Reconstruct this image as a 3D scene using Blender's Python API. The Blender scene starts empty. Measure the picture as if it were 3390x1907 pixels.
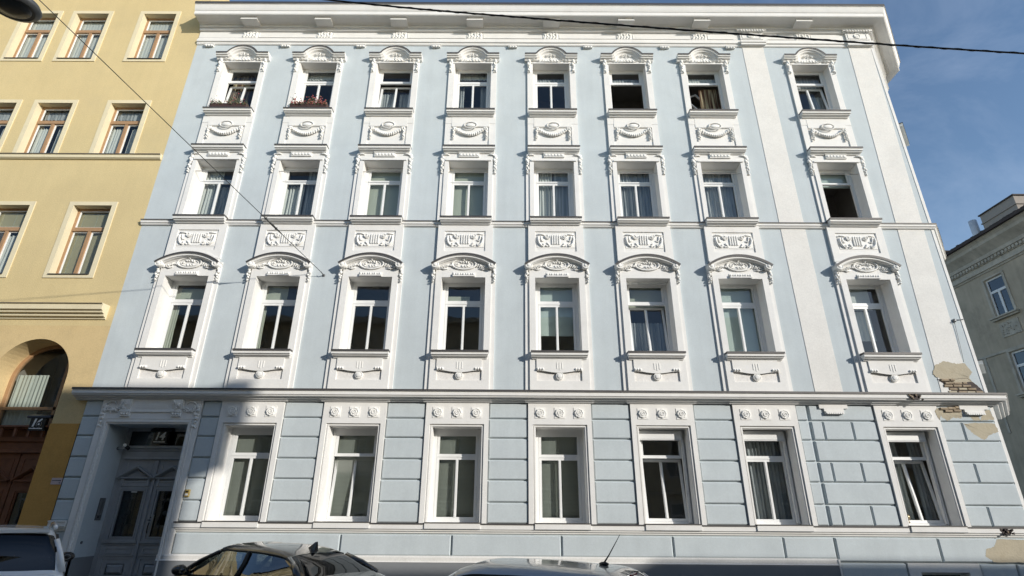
import bpy, math, random
from mathutils import Vector, Matrix
random.seed(7)
R = math.radians
scene = bpy.context.scene
COL = scene.collection

# ------------------------------------------------------------------ camera, sky, sun, exposure
cam_data = bpy.data.cameras.new('camera')
cam_data.sensor_width = 36.0
cam_data.lens = 19.016
cam_data.clip_start = 0.05
cam_data.clip_end = 2000
cam = bpy.data.objects.new('camera', cam_data)
COL.objects.link(cam)
fwd = Vector((-0.00295616, 0.923004881, 0.38477688)).normalized()
rgt = Vector((0.99997909, 0.000515438, 0.00644619)).normalized()
upv = rgt.cross(fwd).normalized()
rgt = fwd.cross(upv).normalized()
cam.matrix_world = Matrix(((rgt.x, upv.x, -fwd.x, 0.0), (rgt.y, upv.y, -fwd.y, -14.0), (rgt.z, upv.z, -fwd.z, 1.95), (0, 0, 0, 1)))
scene.camera = cam

SUN_A, SUN_B = 1.24, 0.49          # sunlight travels (-A, +1, -B)
to_sun = Vector((SUN_A, -1.0, SUN_B)).normalized()
sun_el = math.asin(to_sun.z)
sun_rot = math.atan2(to_sun.x, to_sun.y)
world = bpy.data.worlds.new('World')
scene.world = world
world.use_nodes = True
wn, wl = world.node_tree.nodes, world.node_tree.links
wn.clear()
wout = wn.new('ShaderNodeOutputWorld')
wbg = wn.new('ShaderNodeBackground')
wbg.inputs['Strength'].default_value = 0.145
sky = wn.new('ShaderNodeTexSky')
sky.sky_type = 'NISHITA'
sky.sun_disc = False
sky.sun_elevation = sun_el
sky.sun_rotation = sun_rot
sky.air_density = 1.0
sky.dust_density = 0.3
sky.ozone_density = 2.2
# thin high cloud streaks, mixed over the sky by direction
wtc = wn.new('ShaderNodeTexCoord')
wmap = wn.new('ShaderNodeMapping')
wmap.inputs['Rotation'].default_value = (0.3, 0.5, 0.6)
wmap.inputs['Scale'].default_value = (1.6, 4.2, 5.5)
wno = wn.new('ShaderNodeTexNoise')
wno.inputs['Scale'].default_value = 1.5
wno.inputs['Detail'].default_value = 6
wno.inputs['Roughness'].default_value = 0.62
wno.inputs['Distortion'].default_value = 0.5
wramp = wn.new('ShaderNodeValToRGB')
wramp.color_ramp.elements[0].position = 0.46
wramp.color_ramp.elements[0].color = (0, 0, 0, 1)
wramp.color_ramp.elements[1].position = 0.78
wramp.color_ramp.elements[1].color = (0.14, 0.14, 0.14, 1)
wmix = wn.new('ShaderNodeMixRGB')
wmix.inputs['Color2'].default_value = (5.6, 6.2, 7.4, 1)
wl.new(wtc.outputs['Generated'], wmap.inputs['Vector'])
wl.new(wmap.outputs['Vector'], wno.inputs['Vector'])
wl.new(wno.outputs['Fac'], wramp.inputs['Fac'])
wl.new(wramp.outputs['Color'], wmix.inputs['Fac'])
wl.new(sky.outputs['Color'], wmix.inputs['Color1'])
wl.new(wmix.outputs['Color'], wbg.inputs['Color'])
wl.new(wbg.outputs['Background'], wout.inputs['Surface'])

sun_d = bpy.data.lights.new('sun', 'SUN')
sun_d.energy = 3.75
sun_d.angle = R(0.6)
sun_d.color = (1.0, 0.945, 0.86)
sun = bpy.data.objects.new('sun', sun_d)
COL.objects.link(sun)
sun.rotation_euler = to_sun.to_track_quat('Z', 'Y').to_euler()
sun.location = (20, -20, 40)

scene.view_settings.view_transform = 'Standard'
scene.view_settings.look = 'None'
scene.view_settings.gamma = 1.0
scene.view_settings.exposure = 0.27
scene.view_settings.use_curve_mapping = False

# ------------------------------------------------------------------ materials
def new_mat(name):
    m = bpy.data.materials.new(name)
    m.use_nodes = True
    nt = m.node_tree
    b = nt.nodes['Principled BSDF']
    return m, nt, b

def surf(name, col, rough=0.8, var=0.08, vscale=1.2, bump=0.0, bscale=60, metal=0.0, spec=0.5, streak=0.0, grain=0.0, dirt=None, dirt_amt=0.0, dirt_scale=0.8):
    """colour with blotchy variation, vertical streaks and a fine bump, all in object space"""
    m, nt, b = new_mat(name)
    N, L = nt.nodes, nt.links
    b.inputs['Roughness'].default_value = rough
    b.inputs['Metallic'].default_value = metal
    b.inputs['Specular IOR Level'].default_value = spec
    tc = N.new('ShaderNodeNewGeometry')
    n1 = N.new('ShaderNodeTexNoise')
    n1.inputs['Scale'].default_value = vscale
    n1.inputs['Detail'].default_value = 7
    n1.inputs['Roughness'].default_value = 0.65
    L.new(tc.outputs['Position'], n1.inputs['Vector'])
    mr = N.new('ShaderNodeMapRange')
    mr.inputs['From Min'].default_value = 0.3
    mr.inputs['From Max'].default_value = 0.7
    mr.inputs['To Min'].default_value = 1 - var
    mr.inputs['To Max'].default_value = 1 + var
    L.new(n1.outputs['Fac'], mr.inputs['Value'])
    mul = N.new('ShaderNodeVectorMath')
    mul.operation = 'SCALE'
    mul.inputs[0].default_value = col[:3]
    L.new(mr.outputs['Result'], mul.inputs['Scale'])
    last = mul.outputs['Vector']
    if grain > 0:
        n5 = N.new('ShaderNodeTexNoise')
        n5.inputs['Scale'].default_value = 26
        n5.inputs['Detail'].default_value = 3
        n5.inputs['Roughness'].default_value = 0.8
        L.new(tc.outputs['Position'], n5.inputs['Vector'])
        m5 = N.new('ShaderNodeMapRange')
        m5.inputs['From Min'].default_value = 0.3
        m5.inputs['From Max'].default_value = 0.7
        m5.inputs['To Min'].default_value = 1 - grain
        m5.inputs['To Max'].default_value = 1 + grain
        L.new(n5.outputs['Fac'], m5.inputs['Value'])
        v5 = N.new('ShaderNodeVectorMath')
        v5.operation = 'SCALE'
        L.new(last, v5.inputs[0])
        L.new(m5.outputs['Result'], v5.inputs['Scale'])
        last = v5.outputs['Vector']
    if streak > 0:
        mp = N.new('ShaderNodeMapping')
        mp.inputs['Scale'].default_value = (3.2, 3.2, 0.22)
        n3 = N.new('ShaderNodeTexNoise')
        n3.inputs['Scale'].default_value = 1.6
        n3.inputs['Detail'].default_value = 5
        L.new(tc.outputs['Position'], mp.inputs['Vector'])
        L.new(mp.outputs['Vector'], n3.inputs['Vector'])
        m3 = N.new('ShaderNodeMapRange')
        m3.inputs['From Min'].default_value = 0.35
        m3.inputs['From Max'].default_value = 0.75
        m3.inputs['To Min'].default_value = 1.0
        m3.inputs['To Max'].default_value = 1 - streak
        L.new(n3.outputs['Fac'], m3.inputs['Value'])
        v2 = N.new('ShaderNodeVectorMath')
        v2.operation = 'SCALE'
        L.new(last, v2.inputs[0])
        L.new(m3.outputs['Result'], v2.inputs['Scale'])
        last = v2.outputs['Vector']
    if dirt is not None:
        n4 = N.new('ShaderNodeTexNoise')
        n4.inputs['Scale'].default_value = dirt_scale
        n4.inputs['Detail'].default_value = 9
        n4.inputs['Roughness'].default_value = 0.72
        L.new(tc.outputs['Position'], n4.inputs['Vector'])
        rp = N.new('ShaderNodeValToRGB')
        rp.color_ramp.elements[0].position = 0.5
        rp.color_ramp.elements[0].color = (0, 0, 0, 1)
        rp.color_ramp.elements[1].position = 0.72
        rp.color_ramp.elements[1].color = (dirt_amt, dirt_amt, dirt_amt, 1)
        L.new(n4.outputs['Fac'], rp.inputs['Fac'])
        mx = N.new('ShaderNodeMixRGB')
        mx.inputs['Color2'].default_value = (*dirt[:3], 1)
        L.new(rp.outputs['Color'], mx.inputs['Fac'])
        L.new(last, mx.inputs['Color1'])
        last = mx.outputs['Color']
    L.new(last, b.inputs['Base Color'])
    if bump > 0:
        n2 = N.new('ShaderNodeTexNoise')
        n2.inputs['Scale'].default_value = bscale
        n2.inputs['Detail'].default_value = 4
        L.new(tc.outputs['Position'], n2.inputs['Vector'])
        bp = N.new('ShaderNodeBump')
        bp.inputs['Strength'].default_value = bump
        bp.inputs['Distance'].default_value = 0.006
        L.new(n2.outputs['Fac'], bp.inputs['Height'])
        L.new(bp.outputs['Normal'], b.inputs['Normal'])
    return m

def glass_mat(name, tint=(0.84, 0.87, 0.86), refl=1.5, rough=0.02):
    """thin window glass: mostly see-through with a mirror layer that grows towards grazing"""
    m, nt, b = new_mat(name)
    N, L = nt.nodes, nt.links
    N.remove(b)
    out = N['Material Output']
    tr = N.new('ShaderNodeBsdfTransparent')
    tr.inputs['Color'].default_value = (*tint, 1)
    gl = N.new('ShaderNodeBsdfGlossy')
    gl.inputs['Roughness'].default_value = rough
    gl.inputs['Color'].default_value = (0.95, 0.97, 1, 1)
    fr = N.new('ShaderNodeLayerWeight')       # Schlick curve, the same from both sides of the pane
    fr.inputs['Blend'].default_value = 0.5
    pw = N.new('ShaderNodeMath')
    pw.operation = 'POWER'
    pw.inputs[1].default_value = 5.0
    L.new(fr.outputs['Facing'], pw.inputs[0])
    ad = N.new('ShaderNodeMath')
    ad.operation = 'MULTIPLY_ADD'
    ad.inputs[1].default_value = 0.9
    ad.inputs[2].default_value = 0.045
    L.new(pw.outputs['Value'], ad.inputs[0])
    mr = N.new('ShaderNodeMath')
    mr.operation = 'MULTIPLY'
    mr.use_clamp = True
    mr.inputs[1].default_value = refl
    L.new(ad.outputs['Value'], mr.inputs[0])
    mx = N.new('ShaderNodeMixShader')
    L.new(mr.outputs['Value'], mx.inputs['Fac'])
    L.new(tr.outputs['BSDF'], mx.inputs[1])
    L.new(gl.outputs['BSDF'], mx.inputs[2])
    nz = N.new('ShaderNodeTexNoise')
    nz.inputs['Scale'].default_value = 0.9
    geo = N.new('ShaderNodeNewGeometry')
    L.new(geo.outputs['Position'], nz.inputs['Vector'])
    bp = N.new('ShaderNodeBump')
    bp.inputs['Strength'].default_value = 0.25
    bp.inputs['Distance'].default_value = 0.02
    L.new(nz.outputs['Fac'], bp.inputs['Height'])
    L.new(bp.outputs['Normal'], gl.inputs['Normal'])
    L.new(mx.outputs['Shader'], out.inputs['Surface'])
    return m

def cloth_mat(name, col, trans=0.25, stripe=None):
    m, nt, b = new_mat(name)
    N, L = nt.nodes, nt.links
    b.inputs['Roughness'].default_value = 0.95
    b.inputs['Specular IOR Level'].default_value = 0.1
    b.inputs['Base Color'].default_value = (*col, 1)
    if stripe:
        geo = N.new('ShaderNodeNewGeometry')
        mp = N.new('ShaderNodeMapping')
        mp.inputs['Scale'].default_value = (14, 0.4, 0.8)
        nz = N.new('ShaderNodeTexNoise')
        nz.inputs['Scale'].default_value = 1.0
        nz.inputs['Detail'].default_value = 2
        rp = N.new('ShaderNodeValToRGB')
        rp.color_ramp.elements[0].position = 0.42
        rp.color_ramp.elements[0].color = (*col, 1)
        rp.color_ramp.elements[1].position = 0.56
        rp.color_ramp.elements[1].color = (*stripe, 1)
        L.new(geo.outputs['Position'], mp.inputs['Vector'])
        L.new(mp.outputs['Vector'], nz.inputs['Vector'])
        L.new(nz.outputs['Fac'], rp.inputs['Fac'])
        L.new(rp.outputs['Color'], b.inputs['Base Color'])
    return m

M = {}
M['blue'] = surf('blue_plaster', (0.515, 0.565, 0.584), 0.9, 0.06, 0.9, 0.25, 110, spec=0.2, grain=0.05, streak=0.055, dirt=(0.43, 0.475, 0.50), dirt_amt=0.45, dirt_scale=0.7)
M['white'] = surf('white_plaster', (0.76, 0.75, 0.725), 0.85, 0.035, 1.6, 0.12, 110, spec=0.25, grain=0.03, streak=0.03, dirt=(0.62, 0.60, 0.57), dirt_amt=0.4, dirt_scale=1.3)
M['band'] = surf('cream_rough_plaster', (0.72, 0.705, 0.67), 0.95, 0.05, 1.2, 0.35, 120, spec=0.15, grain=0.07, dirt=(0.55, 0.53, 0.5), dirt_amt=0.35, dirt_scale=1.1)
M['rough'] = surf('stippled_white_plaster', (0.74, 0.72, 0.69), 0.95, 0.08, 8, 1.0, 16, spec=0.15)
M['relief'] = surf('white_stucco_relief', (0.81, 0.80, 0.77), 0.8, 0.04, 5, 0.15, 100, spec=0.25)
M['grey'] = surf('grey_plinth_paint', (0.21, 0.22, 0.23), 0.85, 0.05, 1.0, 0.3, 40, spec=0.2, dirt=(0.25, 0.25, 0.25), dirt_amt=0.3)
M['zinc'] = surf('zinc_sheet', (0.075, 0.07, 0.068), 0.55, 0.12, 4, 0.0, metal=0.3)
M['roof'] = surf('dark_roof_sheet', (0.045, 0.045, 0.05), 0.6, 0.1, 3)
M['pvc'] = surf('white_pvc', (0.74, 0.745, 0.735), 0.35, 0.02, 5, spec=0.5)
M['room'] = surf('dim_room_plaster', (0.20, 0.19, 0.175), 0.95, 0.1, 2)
M['glass'] = glass_mat('window_glass')
M['glass_dark'] = glass_mat('dark_window_glass', (0.42, 0.47, 0.5), 1.5)
M['cur_white'] = cloth_mat('white_sheer_curtain', (0.52, 0.54, 0.52))
M['cur_grey'] = cloth_mat('grey_curtain', (0.24, 0.26, 0.27), stripe=(0.38, 0.40, 0.41))
M['cur_green'] = cloth_mat('pale_green_blind', (0.40, 0.43, 0.36))
M['cur_mint'] = cloth_mat('pale_mint_blind', (0.46, 0.53, 0.50))
M['cur_stripe'] = cloth_mat('brown_and_cream_curtain', (0.36, 0.31, 0.2), stripe=(0.08, 0.045, 0.03))
M['blind'] = cloth_mat('slatted_blind', (0.44, 0.47, 0.43))
M['blind_beige'] = cloth_mat('beige_slatted_blind', (0.50, 0.46, 0.30))
M['yellow'] = surf('yellow_plaster', (0.62, 0.50, 0.27), 0.95, 0.05, 0.8, 0.8, 38, spec=0.15, grain=0.09, streak=0.04, dirt=(0.51, 0.42, 0.25), dirt_amt=0.35, dirt_scale=0.6)
M['yellow_low'] = surf('deeper_yellow_plaster', (0.60, 0.46, 0.245), 0.95, 0.06, 0.8, 0.6, 38, spec=0.15, grain=0.09, dirt=(0.36, 0.28, 0.16), dirt_amt=0.35, dirt_scale=2.2)
M['yellow_trim'] = surf('pale_yellow_trim', (0.70, 0.62, 0.43), 0.9, 0.04, 1.5, 0.3, 40, spec=0.2, dirt=(0.55, 0.48, 0.34), dirt_amt=0.4, dirt_scale=2)
M['ochre'] = surf('ochre_base_plaster', (0.52, 0.29, 0.085), 0.95, 0.08, 1.2, 0.8, 38, spec=0.15, grain=0.1, dirt=(0.24, 0.15, 0.05), dirt_amt=0.5)
M['wood'] = surf('tan_brown_window_wood', (0.37, 0.225, 0.12), 0.5, 0.1, 6, spec=0.4)
M['door_wood'] = surf('dark_brown_door_wood', (0.20, 0.085, 0.045), 0.55, 0.18, 5, 0.2, 20, spec=0.4, streak=0.1)
M['door_grey'] = surf('grey_painted_door_wood', (0.32, 0.335, 0.35), 0.55, 0.08, 4, 0.15, 25, spec=0.4, dirt=(0.10, 0.105, 0.11), dirt_amt=0.5, dirt_scale=2)
M['iron'] = surf('black_ironwork', (0.018, 0.022, 0.022), 0.5, 0.1, 8)
M['black'] = surf('black_enamel', (0.012, 0.012, 0.013), 0.35, 0.05, 5)
M['sign_white'] = surf('white_enamel', (0.8, 0.8, 0.78), 0.5, 0.03, 5)
M['flue'] = surf('bright_flue_sheet', (0.62, 0.63, 0.64), 0.4, 0.05, 6, metal=0.2)
M['steel'] = surf('brushed_steel', (0.42, 0.43, 0.44), 0.35, 0.06, 12, metal=0.85)
M['steel_dull'] = surf('grey_steel_plate', (0.14, 0.145, 0.15), 0.45, 0.08, 12, metal=0.3)
M['brick'] = surf('old_brick', (0.33, 0.265, 0.19), 0.95, 0.3, 5, 0.9, 25, spec=0.1)
M['mortar'] = surf('bare_sandy_plaster', (0.46, 0.41, 0.31), 0.98, 0.14, 3, 1.0, 22, spec=0.1, dirt=(0.28, 0.23, 0.16), dirt_amt=0.6, dirt_scale=3)
M['drab'] = surf('weathered_grey_brown_plaster', (0.47, 0.41, 0.32), 0.95, 0.16, 0.5, 0.5, 30, spec=0.1, streak=0.14, dirt=(0.25, 0.225, 0.18), dirt_amt=0.6, dirt_scale=0.8)
M['drab_trim'] = surf('weathered_pale_trim', (0.50, 0.465, 0.395), 0.95, 0.14, 1.2, 0.4, 30, spec=0.1, streak=0.15, dirt=(0.22, 0.20, 0.17), dirt_amt=0.6, dirt_scale=1.5)
M['chim'] = surf('sooty_chimney_render', (0.36, 0.32, 0.28), 0.95, 0.18, 2, 0.4, 30, spec=0.1, dirt=(0.18, 0.15, 0.13), dirt_amt=0.6, dirt_scale=2)
M['tiles'] = surf('dark_brown_roof_tiles', (0.055, 0.042, 0.038), 0.85, 0.25, 4, 0.4, 20)
M['asphalt'] = surf('asphalt', (0.07, 0.07, 0.07), 0.9, 0.15, 1.5, 0.6, 90, dirt=(0.08, 0.078, 0.075), dirt_amt=0.5)
M['pavement'] = surf('pavement_asphalt', (0.16, 0.158, 0.155), 0.9, 0.12, 2, 0.5, 80)
M['granite'] = surf('granite_kerb', (0.26, 0.255, 0.25), 0.8, 0.1, 12, 0.3, 60)
M['opp'] = surf('cream_yellow_facade', (0.62, 0.54, 0.38), 0.9, 0.06, 1.0, 0.3, 40)
M['opp_trim'] = surf('pale_facade_trim', (0.62, 0.58, 0.48), 0.9, 0.05, 1.0)
M['leaf'] = surf('planter_leaves', (0.075, 0.10, 0.045), 0.6, 0.35, 14)
M['leaf_red'] = surf('reddish_leaves', (0.17, 0.09, 0.045), 0.6, 0.3, 14)
M['flower'] = surf('pink_red_flowers', (0.40, 0.105, 0.10), 0.6, 0.25, 16)
M['planter'] = surf('dark_brown_planter', (0.06, 0.03, 0.025), 0.6, 0.1, 8)
M['rubber'] = surf('black_rubber', (0.02, 0.02, 0.02), 0.7, 0.1, 8)
M['lampgrey'] = surf('dark_lamp_housing', (0.06, 0.065, 0.068), 0.5, 0.12, 10, 0.1, 60)
M['lampglass'] = surf('smoked_lamp_cover', (0.045, 0.05, 0.055), 0.25, 0.05, 5)
M['yelbox'] = surf('yellow_brass_box', (0.42, 0.30, 0.09), 0.5, 0.1, 20)
M['pinkpaper'] = surf('faded_notice', (0.50, 0.40, 0.40), 0.8, 0.05, 10)
M['red_lens'] = surf('red_lamp_lens', (0.23, 0.012, 0.02), 0.2, 0.05, 10)
M['amber'] = surf('amber_plastic', (0.6, 0.4, 0.1), 0.3, 0.05, 10)
M['orb'] = surf('bronze_ball', (0.25, 0.2, 0.12), 0.3, 0.1, 8, metal=0.6)

def car_paint(name, col, metal, rough):
    m, nt, b = new_mat(name)
    b.inputs['Base Color'].default_value = (*col, 1)
    b.inputs['Metallic'].default_value = metal
    b.inputs['Roughness'].default_value = rough
    b.inputs['Coat Weight'].default_value = 1.0
    b.inputs['Coat Roughness'].default_value = 0.03
    N, L = nt.nodes, nt.links
    geo = N.new('ShaderNodeNewGeometry')
    nz = N.new('ShaderNodeTexNoise')
    nz.inputs['Scale'].default_value = 900
    nz.inputs['Detail'].default_value = 1
    L.new(geo.outputs['Position'], nz.inputs['Vector'])
    mr = N.new('ShaderNodeMapRange')
    mr.inputs['To Min'].default_value = rough * 0.7
    mr.inputs['To Max'].default_value = rough * 1.3
    L.new(nz.outputs['Fac'], mr.inputs['Value'])
    L.new(mr.outputs['Result'], b.inputs['Roughness'])
    return m
M['paint_white'] = car_paint('white_car_paint', (0.80, 0.81, 0.82), 0.0, 0.35)
M['paint_black'] = car_paint('black_car_paint', (0.022, 0.022, 0.025), 0.5, 0.3)
M['paint_silver'] = car_paint('silver_car_paint', (0.42, 0.43, 0.44), 0.8, 0.32)
M['car_glass'] = glass_mat('car_glass', (0.30, 0.34, 0.33), 3.0, 0.01)
M['car_glass_dark'] = glass_mat('tinted_car_glass', (0.05, 0.055, 0.075), 1.0, 0.01)
M['cabin'] = surf('dark_car_interior', (0.02, 0.02, 0.022), 0.9, 0.1, 6)
M['mirror'] = surf('mirror_glass', (0.6, 0.65, 0.7), 0.03, 0.0, 1, metal=1.0)
M['pavers'] = M['pavement']

# ------------------------------------------------------------------ mesh building helpers
class MB:
    def __init__(s):
        s.v, s.f, s.mi, s.mats, s.sm = [], [], [], [], []
    def m(s, mat):
        if mat not in s.mats:
            s.mats.append(mat)
        return s.mats.index(mat)
    def add(s, verts, faces, mat, smooth=False):
        b = len(s.v)
        s.v.extend([tuple(p) for p in verts])
        k = s.m(mat)
        for f in faces:
            s.f.append(tuple(i + b for i in f))
            s.mi.append(k)
            s.sm.append(smooth)
    def box(s, x0, x1, y0, y1, z0, z1, mat, ch=0.0):
        """box; ch chamfers the edges of the -Y (street) face"""
        if ch <= 0:
            V = [(x0, y0, z0), (x1, y0, z0), (x1, y1, z0), (x0, y1, z0), (x0, y0, z1), (x1, y0, z1), (x1, y1, z1), (x0, y1, z1)]
            F = [(0, 3, 2, 1), (4, 5, 6, 7), (0, 1, 5, 4), (1, 2, 6, 5), (2, 3, 7, 6), (3, 0, 4, 7)]
        else:
            V = [(x0 + ch, y0, z0 + ch), (x1 - ch, y0, z0 + ch), (x1 - ch, y0, z1 - ch), (x0 + ch, y0, z1 - ch),
                 (x0, y0 + ch, z0), (x1, y0 + ch, z0), (x1, y0 + ch, z1), (x0, y0 + ch, z1),
                 (x0, y1, z0), (x1, y1, z0), (x1, y1, z1), (x0, y1, z1)]
            F = [(0, 1, 2, 3), (0, 4, 5, 1), (1, 5, 6, 2), (2, 6, 7, 3), (3, 7, 4, 0),
                 (4, 8, 9, 5), (5, 9, 10, 6), (6, 10, 11, 7), (7, 11, 8, 4), (8, 11, 10, 9)]
        s.add(V, F, mat)
    def ring(s, x0, x1, z0, z1, w, yf, yb, mat, wb=None):
        """rectangular frame in the XZ plane, w wide (bottom rail wb)"""
        wb = w if wb is None else wb
        s.box(x0, x1, yf, yb, z1 - w, z1, mat)
        s.box(x0, x1, yf, yb, z0, z0 + wb, mat)
        s.box(x0, x0 + w, yf, yb, z0 + wb, z1 - w, mat)
        s.box(x1 - w, x1, yf, yb, z0 + wb, z1 - w, mat)
    def plate(s, x0, x1, z0, z1, yf, yb, mat, holes=(), sides=True):
        """slab with rectangular holes (hx0,hx1,hz0,hz1,depth_y,mat)"""
        xs = sorted({x0, x1, *[min(max(h[i], x0), x1) for h in holes for i in (0, 1)]})
        zs = sorted({z0, z1, *[min(max(h[i], z0), z1) for h in holes for i in (2, 3)]})
        for i in range(len(xs) - 1):
            for j in range(len(zs) - 1):
                cx, cz = (xs[i] + xs[i + 1]) / 2, (zs[j] + zs[j + 1]) / 2
                if any(h[0] < cx < h[1] and h[2] < cz < h[3] for h in holes):
                    continue
                s.add([(xs[i], yf, zs[j]), (xs[i + 1], yf, zs[j]), (xs[i + 1], yf, zs[j + 1]), (xs[i], yf, zs[j + 1])], [(0, 1, 2, 3)], mat)
        if sides:
            V = [(x0, yf, z0), (x1, yf, z0), (x1, yf, z1), (x0, yf, z1), (x0, yb, z0), (x1, yb, z0), (x1, yb, z1), (x0, yb, z1)]
            s.add(V, [(0, 4, 5, 1), (1, 5, 6, 2), (2, 6, 7, 3), (3, 7, 4, 0)], mat)
        for h in holes:
            if len(h) < 6 or h[4] is None:
                continue
            a, b_, c, d, dy, hm = h
            V = [(a, yf, c), (b_, yf, c), (b_, yf, d), (a, yf, d), (a, dy, c), (b_, dy, c), (b_, dy, d), (a, dy, d)]
            s.add(V, [(0, 1, 5, 4), (1, 2, 6, 5), (2, 3, 7, 6), (3, 0, 4, 7)], hm)
    def slab(s, x0, x1, prof, mats, y=0.0, k=1.0):
        """moulding that returns to the wall at both ends; prof = [(projection, z)], top first; mats per segment"""
        loops = []
        for p, z in prof:
            q = p * k
            loops.append([(x0 - q, y, z), (x0 - q, y - p, z), (x1 + q, y - p, z), (x1 + q, y, z)])
        for i in range(len(loops) - 1):
            mt = mats[i] if isinstance(mats, (list, tuple)) else mats
            a, b = loops[i], loops[i + 1]
            for j in range(3):
                s.add([a[j], a[j + 1], b[j + 1], b[j]], [(0, 3, 2, 1)], mt)
        mt = mats[0] if isinstance(mats, (list, tuple)) else mats
        mb_ = mats[-1] if isinstance(mats, (list, tuple)) else mats
        s.add(loops[0], [(0, 1, 2, 3)], mt)
        s.add(loops[-1], [(3, 2, 1, 0)], mb_)
    def sweep_plan(s, path, prof, mats, caps=True):
        """run a profile [(projection, z)] along a plan path (x,y); outward = right hand of travel"""
        n = len(path)
        nor = []
        for i in range(n - 1):
            dx, dy = path[i + 1][0] - path[i][0], path[i + 1][1] - path[i][1]
            l = math.hypot(dx, dy)
            nor.append((dy / l, -dx / l))
        off = []
        for i in range(n):
            if i == 0: o = nor[0]
            elif i == n - 1: o = nor[-1]
            else:
                a, b = nor[i - 1], nor[i]
                d = 1 + a[0] * b[0] + a[1] * b[1]
                o = ((a[0] + b[0]) / d, (a[1] + b[1]) / d)
            off.append(o)
        rows = [[(path[i][0] + off[i][0] * p, path[i][1] + off[i][1] * p, z) for i in range(n)] for p, z in prof]
        for r in range(len(rows) - 1):
            mt = mats[r] if isinstance(mats, (list, tuple)) else mats
            for i in range(n - 1):
                s.add([rows[r][i], rows[r][i + 1], rows[r + 1][i + 1], rows[r + 1][i]], [(0, 3, 2, 1)], mt)
        if caps:
            mt = mats[-1] if isinstance(mats, (list, tuple)) else mats
            for i, rev in ((0, False), (n - 1, True)):
                P = [r[i] for r in rows]
                idx = tuple(range(len(P)))
                s.add(P, [idx if rev else idx[::-1]], mt)
    def sweep_front(s, path, prof, mats, y=0.0):
        """run a profile [(projection, height)] along a path in the facade plane [(x,z)]"""
        n = len(path)
        off = []
        for i in range(n):
            def nrm(a, b):
                dx, dz = b[0] - a[0], b[1] - a[1]
                l = math.hypot(dx, dz)
                return (-dz / l, dx / l)
            if i == 0: o = nrm(path[0], path[1])
            elif i == n - 1: o = nrm(path[-2], path[-1])
            else:
                a, b = nrm(path[i - 1], path[i]), nrm(path[i], path[i + 1])
                d = 1 + a[0] * b[0] + a[1] * b[1]
                o = ((a[0] + b[0]) / d, (a[1] + b[1]) / d)
            off.append(o)
        rows = [[(path[i][0] + off[i][0] * h, y - p, path[i][1] + off[i][1] * h) for i in range(n)] for p, h in prof]
        for r in range(len(rows) - 1):
            mt = mats[r] if isinstance(mats, (list, tuple)) else mats
            for i in range(n - 1):
                s.add([rows[r][i], rows[r][i + 1], rows[r + 1][i + 1], rows[r + 1][i]], [(0, 3, 2, 1)], mt)
        mt = mats[-1] if isinstance(mats, (list, tuple)) else mats
        for i, rev in ((0, False), (n - 1, True)):
            P = [r[i] for r in rows]
            idx = tuple(range(len(P)))
            s.add(P, [idx if rev else idx[::-1]], mt)
    def tube(s, pts, rad, mat, n=6, caps=True, flat=1.0):
        """tube through points; rad scalar or list; flat squashes it in Y"""
        pts = [Vector(p) for p in pts]
        rads = rad if isinstance(rad, (list, tuple)) else [rad] * len(pts)
        rows = []
        prev = None
        for i, p in enumerate(pts):
            t = (pts[min(i + 1, len(pts) - 1)] - pts[max(i - 1, 0)]).normalized()
            u = t.orthogonal().normalized() if prev is None else (prev - t * prev.dot(t)).normalized()
            prev = u
            w = t.cross(u)
            row = []
            for k in range(n):
                a = 2 * math.pi * k / n
                o = (u * math.cos(a) + w * math.sin(a)) * rads[i]
                o.y *= flat
                row.append(tuple(p + o))
            rows.append(row)
        V = [q for r in rows for q in r]
        F = []
        for i in range(len(rows) - 1):
            for k in range(n):
                a, b = i * n + k, i * n + (k + 1) % n
                F.append((a, b, b + n, a + n))
        if caps:
            F.append(tuple(range(n))[::-1])
            F.append(tuple((len(rows) - 1) * n + k for k in range(n)))
        s.add(V, F, mat, True)
    def blob(s, x, y, z, rx, ry, rz, mat, nu=7, nv=4, rot=0.0):
        """small ellipsoid, rot turns it in the facade plane"""
        V, F = [], []
        c, sn = math.cos(rot), math.sin(rot)
        for i in range(nv + 1):
            ph = math.pi * i / nv
            for k in range(nu):
                th = 2 * math.pi * k / nu
                a, b, d = rx * math.sin(ph) * math.cos(th), ry * math.sin(ph) * math.sin(th), rz * math.cos(ph)
                V.append((x + a * c - d * sn, y + b, z + a * sn + d * c))
        for i in range(nv):
            for k in range(nu):
                a, b = i * nu + k, i * nu + (k + 1) % nu
                F.append((a, b, b + nu, a + nu))
        s.add(V, F, mat, True)
    def disc(s, x, y, z, rings, mat, n=18, smooth=False):
        """turned boss on the facade: rings=[(radius, projection)] outside in, base at y"""
        V, F = [], []
        for r, p in rings:
            for k in range(n):
                a = 2 * math.pi * k / n
                V.append((x + r * math.cos(a), y - p, z + r * math.sin(a)))
        for i in range(len(rings) - 1):
            for k in range(n):
                a, b = i * n + k, i * n + (k + 1) % n
                F.append((a, b, b + n, a + n))
        F.append(tuple((len(rings) - 1) * n + k for k in range(n)))
        s.add(V, F, mat, smooth)
    def poly(s, pts, y0, y1, mat, side=None):
        """polygon [(x,z)] (counter-clockwise seen from the street) extruded from y0 (front) to y1"""
        n = len(pts)
        V = [(x, y0, z) for x, z in pts] + [(x, y1, z) for x, z in pts]
        s.add(V, [tuple(range(n))], mat)
        s.add(V, [(i, i + n, (i + 1) % n + n, (i + 1) % n) for i in range(n)], side or mat)
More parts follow.
